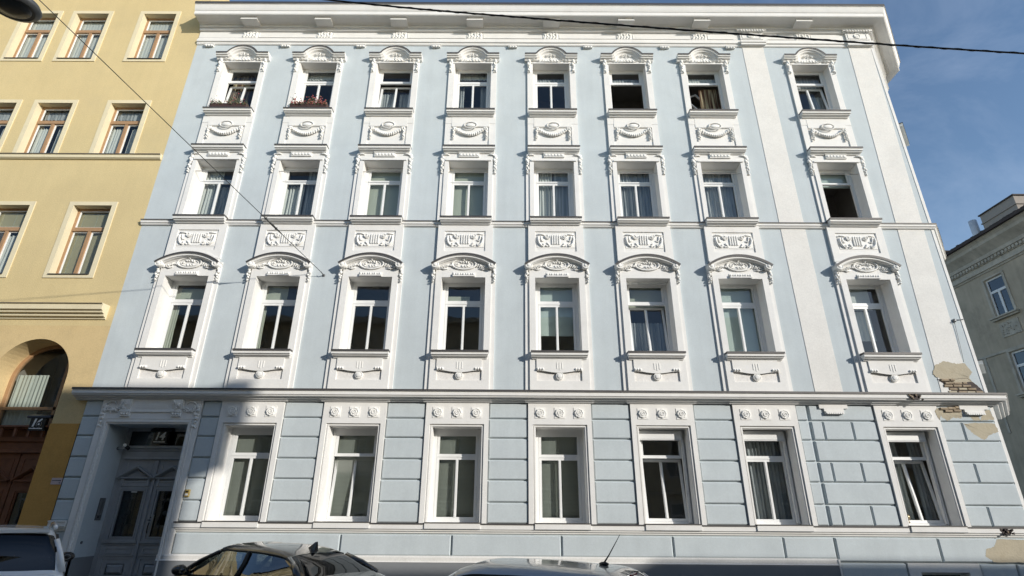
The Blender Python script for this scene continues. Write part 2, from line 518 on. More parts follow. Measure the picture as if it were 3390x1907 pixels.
    def build(s, name, parent=None, loc=(0, 0, 0), kind=None):
        me = bpy.data.meshes.new(name)
        me.from_pydata(s.v, [], s.f)
        for mt in s.mats:
            me.materials.append(mt)
        me.polygons.foreach_set('material_index', s.mi)
        me.polygons.foreach_set('use_smooth', s.sm)
        me.update()
        return link(name, me, parent, loc, kind)

def link(name, me, parent=None, loc=(0, 0, 0), kind=None):
    o = bpy.data.objects.new(name, me)
    COL.objects.link(o)
    o.location = loc
    if parent is not None:
        o.parent = parent
    if kind:
        o['kind'] = kind
    return o

def empty(name, loc=(0, 0, 0), rz=0.0):
    o = bpy.data.objects.new(name, None)
    o.empty_display_size = 0.3
    COL.objects.link(o)
    o.location = loc
    o.rotation_euler = (0, 0, rz)
    return o

def tag(o, label, cat, group=None):
    o['label'] = label
    o['category'] = cat
    if group:
        o['group'] = group
    return o

def again(src, name, parent, loc, rz=0.0):
    """another individual sharing the mesh of src"""
    o = src.copy()
    COL.objects.link(o)
    o.parent = parent
    o.location = loc
    o.name = name
    o.rotation_euler = (0, 0, rz)
    return o
def arc(cx, cz, r, a0, a1, n):
    return [(cx + r * math.cos(R(a0 + (a1 - a0) * i / n)), cz + r * math.sin(R(a0 + (a1 - a0) * i / n))) for i in range(n + 1)]
# ------------------------------------------------------------------ street
def structure(mb, name):
    o = mb.build(name)
    o['kind'] = 'structure'
    return o
g = MB(); g.box(-300, 300, -300, 300, -0.6, -0.02, M['asphalt']); structure(g, 'ground')
g = MB(); g.box(-120, 19.5, -15.2, -2.3, -0.018, 0.0, M['asphalt']); g.box(14.6, 23.4, -15.2, 120, -0.0185, -0.004, M['asphalt']); structure(g, 'road')
g = MB()
g.box(-120, 12.6, -2.15, 0.0, -0.01, 0.12, M['pavement']); g.box(12.3, 14.6, -2.15, 40, -0.01, 0.118, M['pavement'])
structure(g, 'pavement')
g = MB(); g.box(-120, 60, -17.2, -15.35, -0.01, 0.12, M['pavement']); structure(g, 'pavement')
g = MB(); g.box(-120, 14.75, -2.3, -2.15, -0.01, 0.125, M['granite'], 0.01); g.box(-120, 60, -15.35, -15.2, -0.01, 0.125, M['granite']); structure(g, 'kerb')

# ------------------------------------------------------------------ the light blue corner building
BB = tag(empty('apartment_building', (0, 0, 0)), 'light blue four storey corner building with white stucco window surrounds and number 14 door', 'building')
BXL, BXR = -10.97, 12.3
SDX, SDY = 0.660, 0.751
SC = (BXR + SDX * 2.75, SDY * 2.75)
PATH = [(BXL, 0.0), (BXR, 0.0), SC, (SC[0], 14.0)]
COLS = [-9.2, -6.62, -4.03, -1.41, 1.22, 3.77, 6.36, 9.94]
GFX = {1: -6.64, 2: -4.02, 3: -1.41, 4: 1.19, 5: 3.79, 6: 6.40, 7: 10.0}
OW = 0.615
LV = {  # opening bottom, opening top, lower glass bottom/top, upper glass bottom/top
    'A': (13.90, 15.97, 14.06, 15.30, 15.46, 15.87),
    'B': (9.95, 11.99, 10.12, 11.38, 11.52, 11.90),
    'C': (5.90, 8.07, 6.03, 7.35, 7.52, 7.97),
    'G': (1.745, 3.96, 1.86, 3.20, 3.34, 3.79)}
D_OPEN = (-10.22, -8.20, 0.0, 3.98)

holes = []
for i, c in enumerate(COLS):
    for l in 'ABC':
        holes.append((c - OW, c + OW, LV[l][0], LV[l][1]))
for i, c in GFX.items():
    holes.append((c - OW, c + OW, LV['G'][0], LV['G'][1]))
holes.append(D_OPEN)
holes.append((9.36, 10.46, -0.1, 0.77))
w = MB()
w.plate(BXL, BXR, 0.0, 17.45, 0.0, 0.3, M['blue'], holes, sides=False)
for a, b in ((PATH[1], PATH[2]), (PATH[2], PATH[3])):
    w.add([(*a, 0), (*b, 0), (*b, 17.45), (*a, 17.45)], [(0, 1, 2, 3)], M['blue'])
w.add([(*PATH[3], 0), (BXL, 14, 0), (BXL, 14, 17.45), (*PATH[3], 17.45)], [(0, 1, 2, 3)], M['blue'])
w.add([(BXL, 0, 0), (BXL, 14, 0), (BXL, 14, 17.45), (BXL, 0, 17.45)], [(0, 1, 2, 3)], M['blue'])
w.build('wall', BB)
# roof
w = MB()
off = [(BXL, -0.60), (BXR + 0.27, -0.60), (SC[0] + 0.6, SC[1] - 0.25), (SC[0] + 0.6, 14.7), (BXL, 14.7)]
top = [(BXL, 3.2), (BXR - 1.4, 3.2), (SC[0] - 3.2, SC[1] + 1.4), (SC[0] - 3.2, 11), (BXL, 11)]
V = [(x, y, 18.085) for x, y in off] + [(x, y, 20.2) for x, y in top]
w.add(V, [(0, 1, 6, 5), (1, 2, 7, 6), (2, 3, 8, 7), (3, 4, 9, 8), (4, 0, 5, 9), (5, 6, 7, 8, 9), (4, 3, 2, 1, 0)], M['roof'])
w.build('roof', BB)

# cornice, frieze mouldings, string course, belt
w = MB()
w.sweep_plan(PATH, [(0.0, 18.09), (0.67, 18.10), (0.67, 18.015), (0.645, 18.01), (0.63, 17.98), (0.60, 17.86), (0.575, 17.79), (0.56, 17.785), (0.56, 17.65), (0.54, 17.625), (0.42, 17.63), (0.24, 17.615), (0.17, 17.585), (0.15, 17.57), (0.145, 17.50), (0.105, 17.49), (0.10, 17.40), (0.0, 17.385)],
             [M['roof'], M['roof']] + [M['white']] * 15)
w.build('cornice', BB)
w = MB()
w.sweep_plan(PATH, [(0.0, 17.386), (0.03, 17.386), (0.03, 17.12), (0.015, 17.115), (0.015, 17.09), (0.05, 17.085), (0.05, 17.01), (0.085, 16.99), (0.085, 16.91), (0.045, 16.885), (0.045, 16.83), (0.02, 16.80), (0.0, 16.80)], M['white'])
w.build('frieze', BB)
w = MB()
for a, b in ((BXL, 7.62), (7.62, BXR + 0.0)):
    pass
w.sweep_plan(PATH, [(0.0, 9.90), (0.12, 9.875), (0.12, 9.845), (0.095, 9.843), (0.095, 9.78), (0.07, 9.76), (0.05, 9.72), (0.0, 9.70)], [M['zinc'], M['zinc']] + [M['white']] * 5)
w.build('string_course', BB)
w = MB()
w.sweep_plan([(BXL - 0.22, 0.0)] + PATH[1:], [(0.0, 4.885), (0.37, 4.845), (0.37, 4.80), (0.335, 4.795), (0.335, 4.705), (0.31, 4.69), (0.30, 4.665), (0.235, 4.655), (0.21, 4.62), (0.15, 4.615), (0.12, 4.575), (0.0, 4.57)],
             [M['zinc'], M['zinc']] + [M['white']] * 9)
w.build('belt_cornice', BB)

# modillion blocks under the cornice
w = MB()
w.box(-0.27, 0.27, -0.45, -0.15, 17.53, 17.64, M['white'])
w.box(-0.285, 0.285, -0.47, -0.13, 17.515, 17.535, M['white'])
mod0 = w.build('cornice_block', BB, (COLS[0] + 0.08, 0, 0))
for i, c in enumerate(COLS[1:]):
    again(mod0, 'cornice_block', BB, (c + 0.03 * (1 if i != 6 else -2), 0, 0))

# frieze ornaments (leaf tiles) and hanging drops
rnd = random.Random(3)
w = MB()
w.box(-0.25, 0.25, -0.05, -0.03, 17.10, 17.375, M['relief'])
for k in range(5):
    x = -0.2 + 0.1 * k
    w.blob(x, -0.055, 17.29, 0.022, 0.03, 0.07, M['relief'], rot=0.5 * (-1) ** k)
    w.tube([(x - 0.03, -0.06, 17.34), (x, -0.07, 17.36), (x + 0.035, -0.06, 17.33), (x + 0.02, -0.06, 17.29)], 0.012, M['relief'], 5)
    w.blob(x + 0.02, -0.055, 17.20, 0.03, 0.03, 0.045, M['relief'], rot=-0.6 * (-1) ** k)
    w.blob(x - 0.01, -0.055, 17.14, 0.035, 0.03, 0.022, M['relief'])
fo = w.build('frieze_ornament', BB, (COLS[0], 0, 0))
for c in COLS[1:]:
    again(fo, 'frieze_ornament', BB, (c, 0, 0))
w = MB()
w.box(-0.15, 0.15, -0.075, 0, 16.70, 16.80, M['white'])
w.box(-0.17, 0.17, -0.09, 0, 16.78, 16.80, M['white'])
for k in (-1, 0, 1):
    w.blob(k * 0.09, -0.075, 16.715, 0.038, 0.04, 0.032, M['relief'])
dr = w.build('hanging_drop', BB, (-10.52, 0, 0))
for x in (-7.9, -5.31, -2.71, -0.08, 2.50, 5.13, 7.38):
    again(dr, 'hanging_drop', BB, (x, 0, 0))
# thin sunk borders in the frieze between ornaments
w = MB()
fx = [-10.9] + COLS + [7.6]
for i in range(len(COLS)):
    x0 = COLS[i] + 0.31
    x1 = (COLS[i + 1] - 0.31) if i < 7 else 11.15
    if i == 6: x1 = 7.55
    w.box(x0, x0 + 0.014, -0.046, -0.03, 17.14, 17.35, M['white'])
    w.box(x0, x1, -0.046, -0.03, 17.128, 17.142, M['white'])
w.box(8.75, 9.64, -0.046, -0.03, 17.128, 17.142, M['white'])
w.build('frieze_border', BB)

# white painted bands with capitals
w = MB(); w.poly([(7.84, 4.6), (8.56, 4.6), (8.53, 16.81), (7.81, 16.81)], -0.012, 0.0, M['band']); w.build('painted_band', BB)
w = MB(); w.poly([(11.10, 4.6), (11.88, 4.6), (12.22, 16.81), (11.46, 16.81)], -0.012, 0.0, M['band']); w.build('painted_band', BB)
for cx, ww in ((8.17, 0.42), (11.83, 0.43)):
    w = MB()
    w.box(cx - ww - 0.08, cx + ww + 0.08, -0.17, -0.03, 17.42, 17.475, M['white'])
    w.slab(cx - ww, cx + ww, [(0.15, 17.475), (0.15, 17.41), (0.11, 17.386)], M['white'], k=0.4)
    w.box(cx - ww, cx + ww, -0.13, -0.03, 17.385, 17.43, M['white'])
    for k in range(9):
        x = cx - ww + 0.05 + k * (2 * ww - 0.1) / 8
        w.blob(x, -0.165, 17.435, 0.03, 0.03, 0.04, M['relief'])
        w.blob(x + 0.03, -0.15, 17.40, 0.018, 0.03, 0.03, M['relief'], rot=0.7)
    w.box(cx - ww + 0.03, cx + ww - 0.03, -0.09, -0.03, 17.09, 17.385, M['white'])
    w.ring(cx - ww + 0.09, cx + ww - 0.12, 17.12, 17.37, 0.012, -0.105, -0.09, M['white'])
    w.disc(cx - 0.02, -0.09, 17.24, [(0.115, 0.0), (0.11, 0.035), (0.085, 0.035), (0.08, 0.012), (0.045, 0.012), (0.04, 0.03)], M['relief'], 20)
    w.box(cx - ww, cx + ww, -0.12, -0.04, 16.83, 16.99, M['white'])
    w.box(cx - ww - 0.02, cx + ww + 0.02, -0.15, -0.04, 16.91, 16.985, M['white'])
    w.build('capital', BB)

# ---- level mouldings, modelled once around x = 0 and repeated per column
SILL = lambda z: [(0.0, z + 0.03), (0.225, z + 0.0), (0.225, z - 0.05), (0.20, z - 0.052), (0.20, z - 0.112), (0.165, z - 0.122), (0.15, z - 0.15), (0.09, z - 0.165), (0.07, z - 0.20), (0.0, z - 0.205)]
SMAT = [M['zinc'], M['zinc']] + [M['white']] * 7
def sill_mesh(hw, z):
    q = MB(); q.slab(-hw + 0.05, hw - 0.05, SILL(z), SMAT, y=-0.05, k=0.28)
    return q
def leafy(q, x, z, s, rnd, y=-0.1, n=5):
    for k in range(n):
        a = rnd.uniform(0, 6.28)
        q.blob(x + 0.45 * s * math.cos(a), y - 0.012, z + 0.45 * s * math.sin(a), s * 0.5, 0.028, s * 0.2, M['relief'], 6, 4, rot=a)
    q.blob(x, y - 0.02, z, s * 0.24, 0.035, s * 0.24, M['relief'], 6, 4)
def tassel(q, x, z0, z1, wd, rnd, y=-0.1):
    n = max(4, int((z0 - z1) / (wd * 0.62)))
    for k in range(n):
        t = k / (n - 1)
        z = z0 + (z1 - z0) * t
        s = wd * (1.0 - 0.45 * t) * (0.9 + 0.25 * rnd.random())
        q.blob(x + wd * 0.25 * math.sin(k * 2.3), y - 0.01, z, s * 0.5, 0.05, s * 0.55, M['relief'], 7, 4, rot=rnd.uniform(-0.6, 0.6))
        q.blob(x - wd * 0.3 * math.sin(k * 2.3), y, z - 0.02, s * 0.36, 0.04, s * 0.4, M['relief'], 6, 4, rot=rnd.uniform(-1, 1))

def surround_A():
    q = MB(); h = (-OW, OW, LV['A'][0], LV['A'][1], 0.28, M['white'])
    q.plate(-0.80, 0.80, 13.72, 16.22, -0.055, 0.0, M['white'], [h])
    q.poly([(-0.80, 16.22), (0.80, 16.22)] + [(0.80, 16.24)] + arc(0, 15.93, 0.56, 38, 142, 8) + [(-0.80, 16.24)], -0.045, 0.0, M['white'])
    q.box(-OW - 0.03, OW + 0.03, -0.08, -0.055, 15.965, 16.0, M['white'])
    return q
def hood_A():
    q = MB()
    path = [(-0.885, 16.19), (-0.47, 16.19)] + arc(0, 15.90, 0.56, 140, 40, 14)[0:] + [(0.47, 16.19), (0.885, 16.19)]
    path = [(-0.885, 16.19), (-0.50, 16.19)] + arc(0, 15.985, 0.50, 150, 30, 14) + [(0.50, 16.19), (0.885, 16.19)]
    q.sweep_front(path, [(0.0, 0.10), (0.24, 0.095), (0.24, 0.042), (0.215, 0.04), (0.215, 0.0), (0.18, -0.012), (0.165, -0.05), (0.11, -0.075), (0.085, -0.12), (0.0, -0.125)], [M['zinc'], M['zinc']] + [M['white']] * 7)
    return q
def drop_A(s):
    q = MB(); r = random.Random(11 + s)
    q.tube([(s * 0.78, -0.09, 16.12), (s * 0.70, -0.11, 16.17), (s * 0.60, -0.11, 16.14), (s * 0.52, -0.10, 16.08)], [0.03, 0.035, 0.03, 0.018], M['relief'], 6)
    tassel(q, s * 0.745, 16.10, 15.60, 0.115, r, -0.065)
    return q
def drop_A_left(): return drop_A(-1)
def drop_A_right(): return drop_A(1)
def orn_A_(rng):
    q = MB(); r = random.Random(11)
    for k in rng:
        x = -0.60 + k * 0.1
        if abs(x) > 0.22:
            leafy(q, x, 16.08 + 0.015 * math.sin(k * 2.1), 0.055, r, -0.085, 4)
        else:
            q.blob(x, -0.10, 16.06, 0.028, 0.035, 0.06, M['relief'], rot=0.5 * (1 if x > 0 else -1))
            q.blob(x + 0.04, -0.095, 16.03, 0.035, 0.03, 0.02, M['relief'])
    return q
def orn_A_left(): return orn_A_(range(0, 4))
def orn_A_right(): return orn_A_(range(9, 13))
def orn_A_mid():
    q = orn_A_(range(4, 9))
    for s in (-1, 1):
        q.tube([(s * 0.03, -0.08, 16.30), (s * 0.07, -0.09, 16.335), (s * 0.125, -0.09, 16.325), (s * 0.15, -0.09, 16.29), (s * 0.12, -0.09, 16.265), (s * 0.085, -0.09, 16.28), (s * 0.10, -0.09, 16.30)], 0.014, M['relief'], 5)
    q.tube([(0, -0.085, 16.37), (0, -0.09, 16.25)], 0.016, M['relief'], 6)
    q.tube([(-0.03, -0.08, 16.19), (0, -0.1, 16.14), (0.05, -0.08, 16.10)], 0.014, M['relief'], 5)
    return q
def apron_A():
    q = MB()
    q.plate(-0.80, 0.80, 12.44, 13.72, -0.065, 0.0, M['white'], [(-0.62, 0.60, 12.48, 13.31, -0.035, M['white']), (-0.52, -0.29, 13.50, 13.53, -0.045, M['white']), (0.31, 0.54, 13.50, 13.53, -0.045, M['white'])])
    q.add([(-0.62, -0.035, 12.48), (0.60, -0.035, 12.48), (0.60, -0.035, 13.31), (-0.62, -0.035, 13.31)], [(0, 1, 2, 3)], M['white'])
    q.add([(-0.52, -0.045, 13.50), (-0.29, -0.045, 13.50), (-0.29, -0.045, 13.53), (-0.52, -0.045, 13.53)], [(0, 1, 2, 3)], M['white'])
    q.add([(0.31, -0.045, 13.50), (0.54, -0.045, 13.50), (0.54, -0.045, 13.53), (0.31, -0.045, 13.53)], [(0, 1, 2, 3)], M['white'])
    q.box(-0.80, -0.60, -0.073, -0.065, 13.44, 13.71, M['white'])
    q.box(-0.60, 0.60, -0.079, -0.065, 13.325, 13.71, M['white'])
    q.box(0.60, 0.80, -0.073, -0.065, 13.44, 13.71, M['white'])
    return q
def garland_A():
    q = MB(); r = random.Random(5)
    V = [(0.20 * math.cos(a), 0.12 * math.sin(a)) for a in [2 * math.pi * k / 18 for k in range(19)]]
    q.tube([(x + 0.01, -0.11, 13.35 + z) for x, z in V], 0.02, M['white'], 6, caps=False)
    q.blob(0.01, -0.105, 13.35, 0.15, 0.035, 0.075, M['relief'], 12, 5)
    for k in range(15):
        t = k / 14
        x = -0.46 + 0.92 * t
        z = 13.22 - 0.23 * (1 - (2 * t - 1) ** 2)
        q.blob(x, -0.09, z, 0.045, 0.055, 0.03 + 0.018 * math.sin(math.pi * t), M['relief'], 6, 4, rot=r.uniform(-0.8, 0.8))
        q.blob(x, -0.085, z - 0.028, 0.03, 0.04, 0.022, M['relief'], 6, 4, rot=r.uniform(-1, 1))
    for s in (-1, 1):
        tassel(q, s * 0.52, 13.24, 12.86, 0.075, r, -0.085)
        q.tube([(s * 0.52, -0.09, 13.28), (s * 0.46, -0.1, 13.27), (s * 0.44, -0.09, 13.21)], 0.018, M['relief'], 5)
    return q
def surround_B():
    q = MB(); l = LV['B']
    q.plate(-0.86, 0.86, 9.90, 11.62, -0.045, 0.0, M['white'], [(-OW, OW, l[0], 11.63)])
    q.plate(-0.745, 0.745, 9.90, 12.36, -0.08, 0.0, M['white'], [(-OW, OW, l[0], l[1], 0.37, M['white'])])
    q.box(-0.70, 0.70, -0.115, -0.08, 12.0, 12.055, M['white'])
    q.plate(-0.80, 0.80, 12.06, 12.44, -0.06, 0.0, M['white'])
    q.box(-0.31, 0.33, -0.125, -0.08, 12.13, 12.32, M['white'])
    q.box(-0.33, 0.35, -0.14, -0.08, 12.27, 12.33, M['white'])
    for k in range(6):
        q.box(-0.28 + k * 0.1, -0.21 + k * 0.1, -0.15, -0.12, 12.16, 12.235, M['relief'], 0.012)
    return q
def tassel_B_(s):
    q = MB(); r = random.Random(21 + s)
    if True:
        q.tube([(s * 0.60, -0.09, 12.20), (s * 0.66, -0.11, 12.225), (s * 0.73, -0.11, 12.22), (s * 0.80, -0.09, 12.19)], [0.014, 0.026, 0.03, 0.03], M['relief'], 6)
        tassel(q, s * 0.815, 12.19, 11.58, 0.105, r, -0.06)
    return q
def tassel_B_left(): return tassel_B_(-1)
def tassel_B_right(): return tassel_B_(1)
def hood_B():
    return sill_mesh(0.80, 12.47)
def apron_B():
    q = MB()
    q.plate(-0.80, 0.80, 8.62, 9.78, -0.075, 0.0, M['white'], [(-0.60, 0.585, 8.90, 9.55, -0.045, M['white'])])
    q.add([(-0.60, -0.045, 8.90), (0.585, -0.045, 8.90), (0.585, -0.045, 9.55), (-0.60, -0.045, 9.55)], [(0, 1, 2, 3)], M['white'])
    return q
def scroll_B():
    q = MB()
    q.box(-0.545, 0.545, -0.057, -0.045, 9.03, 9.47, M['relief'])
    for s in (-1, 1):
        q.tube([(s * 0.53, -0.075, 9.44), (s * 0.40, -0.08, 9.45), (s * 0.33, -0.08, 9.435)], 0.018, M['relief'], 5)
        P = [(0.50, 9.38), (0.515, 9.28), (0.49, 9.17), (0.43, 9.09), (0.375, 9.07), (0.345, 9.11), (0.375, 9.15), (0.40, 9.12)]
        q.tube([(s * x, -0.08, z) for x, z in P], [0.03, 0.034, 0.032, 0.026, 0.022, 0.02, 0.016, 0.01], M['relief'], 6)
        P = [(0.44, 9.40), (0.43, 9.30), (0.40, 9.22), (0.36, 9.24), (0.33, 9.27)]
        q.tube([(s * x, -0.078, z) for x, z in P], [0.02, 0.022, 0.018, 0.014, 0.008], M['relief'], 5)
        q.disc(s * 0.27, -0.072, 9.38, [(0.062, 0.0), (0.058, 0.03), (0.04, 0.034), (0.034, 0.012), (0.02, 0.012), (0.014, 0.03)], M['relief'], 12)
        q.tube([(s * 0.33, -0.08, 9.35), (s * 0.25, -0.08, 9.30), (s * 0.17, -0.08, 9.33), (s * 0.165, -0.08, 9.42)], [0.012, 0.015, 0.013, 0.01], M['relief'], 5)
        q.blob(s * 0.23, -0.075, 9.15, 0.06, 0.02, 0.025, M['relief'], rot=s * 0.8)
        q.blob(s * 0.19, -0.075, 9.08, 0.05, 0.02, 0.02, M['relief'], rot=-s * 0.3)
        q.blob(s * 0.28, -0.075, 9.08, 0.04, 0.02, 0.02, M['relief'], rot=s * 0.5)
    for k in range(4):
        q.box(-0.125 + k * 0.068, -0.085 + k * 0.068, -0.088, -0.07, 9.13, 9.43, M['relief'], 0.006)
    return q
def surround_C():
    q = MB(); l = LV['C']
    q.plate(-0.895, 0.895, 4.85, 8.52, -0.045, 0.0, M['white'], [(-OW, OW, l[0], l[1])])
    q.plate(-0.78, 0.78, 4.85, 8.62, -0.09, 0.0, M['white'], [(-OW, OW, l[0], l[1], 0.37, M['white']), (-0.60, 0.585, 5.14, 5.43, -0.05, M['white'])])
    q.add([(-0.60, -0.05, 5.14), (0.585, -0.05, 5.14), (0.585, -0.05, 5.43), (-0.60, -0.05, 5.43)], [(0, 1, 2, 3)], M['rough'])
    q.poly([(-0.78, 8.62)] + [(0.78, 8.62), (0.4, 8.80), (0, 8.86), (-0.4, 8.80)], -0.097, 0.0, M['white'])
    return q
def apron_C():
    q = MB()
    low = [(-0.605 + 1.19 * k / 12, 5.405 - 0.055 * math.sin(math.pi * min(1, max(0, (k - 1.5) / 9)))) for k in range(13)]
    q.poly(low + [(0.585, 5.71), (-0.605, 5.71)], -0.12, -0.09, M['white'])
    for k in (-1, 0, 1):
        q.box(k * 0.066 - 0.012, k * 0.066 + 0.012, -0.13, -0.12, 5.45 - (0.03 if k == 0 else 0), 5.62, M['relief'])
    for s in (-1, 1):
        for k in range(3):
            q.blob(s * 0.565 - s * 0.065 * k - 0.008, -0.125, 5.445, 0.033, 0.04, 0.034, M['relief'], 8, 5)
    q.disc(0, -0.05, 5.27, [(0.102, 0.0), (0.10, 0.06), (0.082, 0.065), (0.076, 0.05), (0.068, 0.05), (0.062, 0.08), (0.03, 0.088)], M['relief'], 20)
    return q
def hood_C():
    q = MB()
    cz = 8.40 - 1.48 + 0.32
    a = math.degrees(math.asin(0.90 / 1.48))
    path = arc(0, cz, 1.48, 90 + a, 90 - a, 22)
    q.sweep_front(path, [(0.0, 0.035), (0.27, 0.03), (0.27, -0.032), (0.24, -0.034), (0.24, -0.08), (0.20, -0.09), (0.18, -0.105), (0.13, -0.115), (0.11, -0.14), (0.0, -0.145)], [M['zinc'], M['zinc']] + [M['white']] * 7)
    return q
def orn_C():
    q = MB(); r = random.Random(31)
    for s in (-1, 1):
        q.disc(s * 0.80, -0.045, 8.40, [(0.105, 0.0), (0.105, 0.18), (0.092, 0.20), (0.078, 0.20), (0.07, 0.185), (0.03, 0.215)], M['relief'], 20, False)
        tassel(q, s * 0.855, 8.27, 7.95, 0.095, r, -0.085)
        for k in range(6):
            leafy(q, s * (0.40 + 0.058 * k), 8.42 - 0.014 * k, 0.075 - 0.004 * k, r, -0.10, 4)
        q.tube([(s * 0.66, -0.11, 8.33), (s * 0.55, -0.12, 8.30), (s * 0.44, -0.12, 8.33)], [0.014, 0.02, 0.014], M['relief'], 5)
    pts = [(0.34 * math.cos(a), 0.155 * math.sin(a)) for a in [2 * math.pi * k / 22 for k in range(23)]]
    q.tube([(x, -0.115, 8.46 + z) for x, z in pts], 0.026, M['relief'], 6, caps=False)
    q.tube([(x * 0.72, -0.105, 8.46 + z * 0.66) for x, z in pts], 0.013, M['relief'], 5, caps=False)
    q.tube([(0, -0.10, 8.66), (0, -0.13, 8.60), (0.0, -0.11, 8.55)], [0.045, 0.04, 0.02], M['relief'], 6)
    for k in range(9):
        a = r.uniform(0, 6.28)
        q.blob(0.17 * math.cos(a), -0.11, 8.46 + 0.07 * math.sin(a), 0.05, 0.035, 0.022, M['relief'], rot=a + 0.6)
    return q
def dentil_C():
    q = MB()
    q.box(-0.30, 0.315, -0.16, -0.09, 8.075, 8.11, M['white'])
    q.box(-0.30, 0.315, -0.11, -0.09, 8.10, 8.215, M['white'])
    for k in range(5):
        q.blob(-0.27 + k * 0.137, -0.135, 8.145, 0.035, 0.035, 0.038, M['relief'], 7, 5)
        if k < 4:
            q.blob(-0.20 + k * 0.137, -0.125, 8.15, 0.012, 0.03, 0.04, M['relief'], 6, 4, rot=0.4)
    return q
def surround_G():
    q = MB(); l = LV['G']
    q.plate(-0.80, 0.80, 1.72, 4.58, -0.095, 0.0, M['white'], [(-0.685, 0.685, 1.72, 4.025, -0.05, M['white'])])
    q.plate(-0.685, 0.685, 1.72, 4.025, -0.05, 0.0, M['white'], [(-OW, OW, 1.745, l[1], 0.37, M['white'])], sides=False)
    q.ring(-0.655, 0.655, 1.72, 3.995, 0.025, -0.066, -0.05, M['white'], 0.001)
    q.slab(-0.84, 0.84, [(0.20, 4.66), (0.20, 4.61), (0.16, 4.60), (0.13, 4.565)], M['white'], k=0.25)
    return q
def rosette():
    q = MB()
    q.box(-0.135, 0.135, -0.108, -0.095, 4.175, 4.445, M['relief'])
    V, F = [], []
    n = 40
    for rr, p in ((0.112, 0.0), (0.108, 0.03), (0.088, 0.036), (0.075, 0.02), (0.06, 0.02)):
        for k in range(n):
            a = 2 * math.pi * k / n
            w_ = rr * (1 + (0.055 * math.cos(8 * a) if rr > 0.08 else 0))
            V.append((w_ * math.cos(a), -0.108 - p, 4.31 + w_ * math.sin(a)))
    for i in range(4):
        for k in range(n):
            F.append((i * n + k, i * n + (k + 1) % n, (i + 1) * n + (k + 1) % n, (i + 1) * n + k))
    q.add(V, F, M['relief'])
    q.disc(0, -0.128, 4.31, [(0.06, 0.0), (0.056, 0.022), (0.035, 0.022), (0.03, 0.006), (0.02, 0.006), (0.012, 0.024)], M['relief'], 14)
    return q

proto = {}
def put(name, fn, c, parent=BB, z=0.0):
    key = fn.__name__ if hasattr(fn, '__name__') else name
    if key not in proto:
        proto[key] = fn().build(name, parent, (c, 0, z))
        return proto[key]
    return again(proto[key], name, parent, (c, 0, z))
def sill_A(): return sill_mesh(0.765, 13.90)
def sill_B(): return sill_mesh(0.745, 9.95)
def sill_C(): return sill_mesh(0.745, 5.91)
for i, c in enumerate(COLS):
    put('window_surround', surround_A, c); put('window_hood', hood_A, c); put('leaf_ornament', orn_A_left, c); put('leaf_ornament', orn_A_right, c); put('shell_ornament', orn_A_mid, c)
    put('window_sill', sill_A, c); put('apron_panel', apron_A, c); put('garland', garland_A, c)
    put('window_hood', hood_B, c); put('window_surround', surround_B, c); put('leaf_drop', tassel_B_left, c); put('leaf_drop', tassel_B_right, c); put('leaf_drop', drop_A_left, c); put('leaf_drop', drop_A_right, c)
    put('window_sill', sill_B, c); put('apron_panel', apron_B, c); put('scroll_ornament', scroll_B, c)
    put('window_surround', surround_C, c); put('arched_hood', hood_C, c); put('wreath_ornament', orn_C, c)
    put('window_sill', sill_C, c); put('apron_ornament', apron_C, c)
    if i != 5:
        put('dentil_block', dentil_C, c)
for i, c in GFX.items():
    put('window_surround', surround_G, c)
    for dx in (-0.49, 0.0, 0.49):
        put('rosette', rosette, c + dx + 0.0)

# ---- windows
def frame_mesh(l, box=False):
    z0, z1, a, b, c_, d = LV[l]
    q = MB()
    yf, yb = 0.27, 0.335
    q.ring(-OW, OW, z0, z1, 0.09, yf, yb, M['pvc'], a - 0.065 - z0 if a - 0.065 - z0 > 0.03 else 0.05)
    q.box(-OW + 0.09, OW - 0.09, yf, yb, b + 0.065, c_ - 0.05, M['pvc'])
    if z1 - 0.09 > d + 0.05:
        q.box(-OW + 0.09, OW - 0.09, yf, yb, d + 0.05, z1 - 0.09, M['pvc'])
    if l == 'G':
        q.box(-OW, OW, -0.20, yf, z0 - 0.012, z0 - 0.002, M['zinc'])
    if box:
        q.box(-OW + 0.004, OW - 0.10, 0.11, 0.262, z1 - 0.245, z1 - 0.025, M['pvc'], 0.012)
        q.box(-OW + 0.004, OW - 0.10, 0.112, 0.262, z1 - 0.262, z1 - 0.247, M['pvc'])
        for s in (-1, 1):
            q.box(s * 0.54 - 0.03, s * 0.54 + 0.03, 0.20, 0.268, z0 + 0.03, z1 - 0.245, M['pvc'])
    # bright lip along the top of the frame
    return q
def upper_sash(l):
    z0, z1, a, b, c_, d = LV[l]
    q = MB(); q.ring(-0.52, 0.52, c_ - 0.05, d + 0.05, 0.06, 0.282, 0.325, M['pvc'], 0.05)
    return q
def lower_sash(l):          # origin at its bottom rail so it can tilt
    z0, z1, a, b, c_, d = LV[l]
    h = b - a
    q = MB()
    q.ring(-0.52, 0.52, 0.0, h + 0.13, 0.065, -0.022, 0.025, M['pvc'])
    q.box(-0.034, 0.034, -0.03, 0.02, 0.065, h + 0.065, M['pvc'])
    q.box(-0.02, 0.02, -0.04, -0.03, 0.065, h + 0.065, M['pvc'])
    return q
def pane_mesh(w_, h):
    q = MB(); q.add([(-w_ / 2, 0, 0), (w_ / 2, 0, 0), (w_ / 2, 0, h), (-w_ / 2, 0, h)], [(0, 1, 2, 3)], M['glass'])
    return q
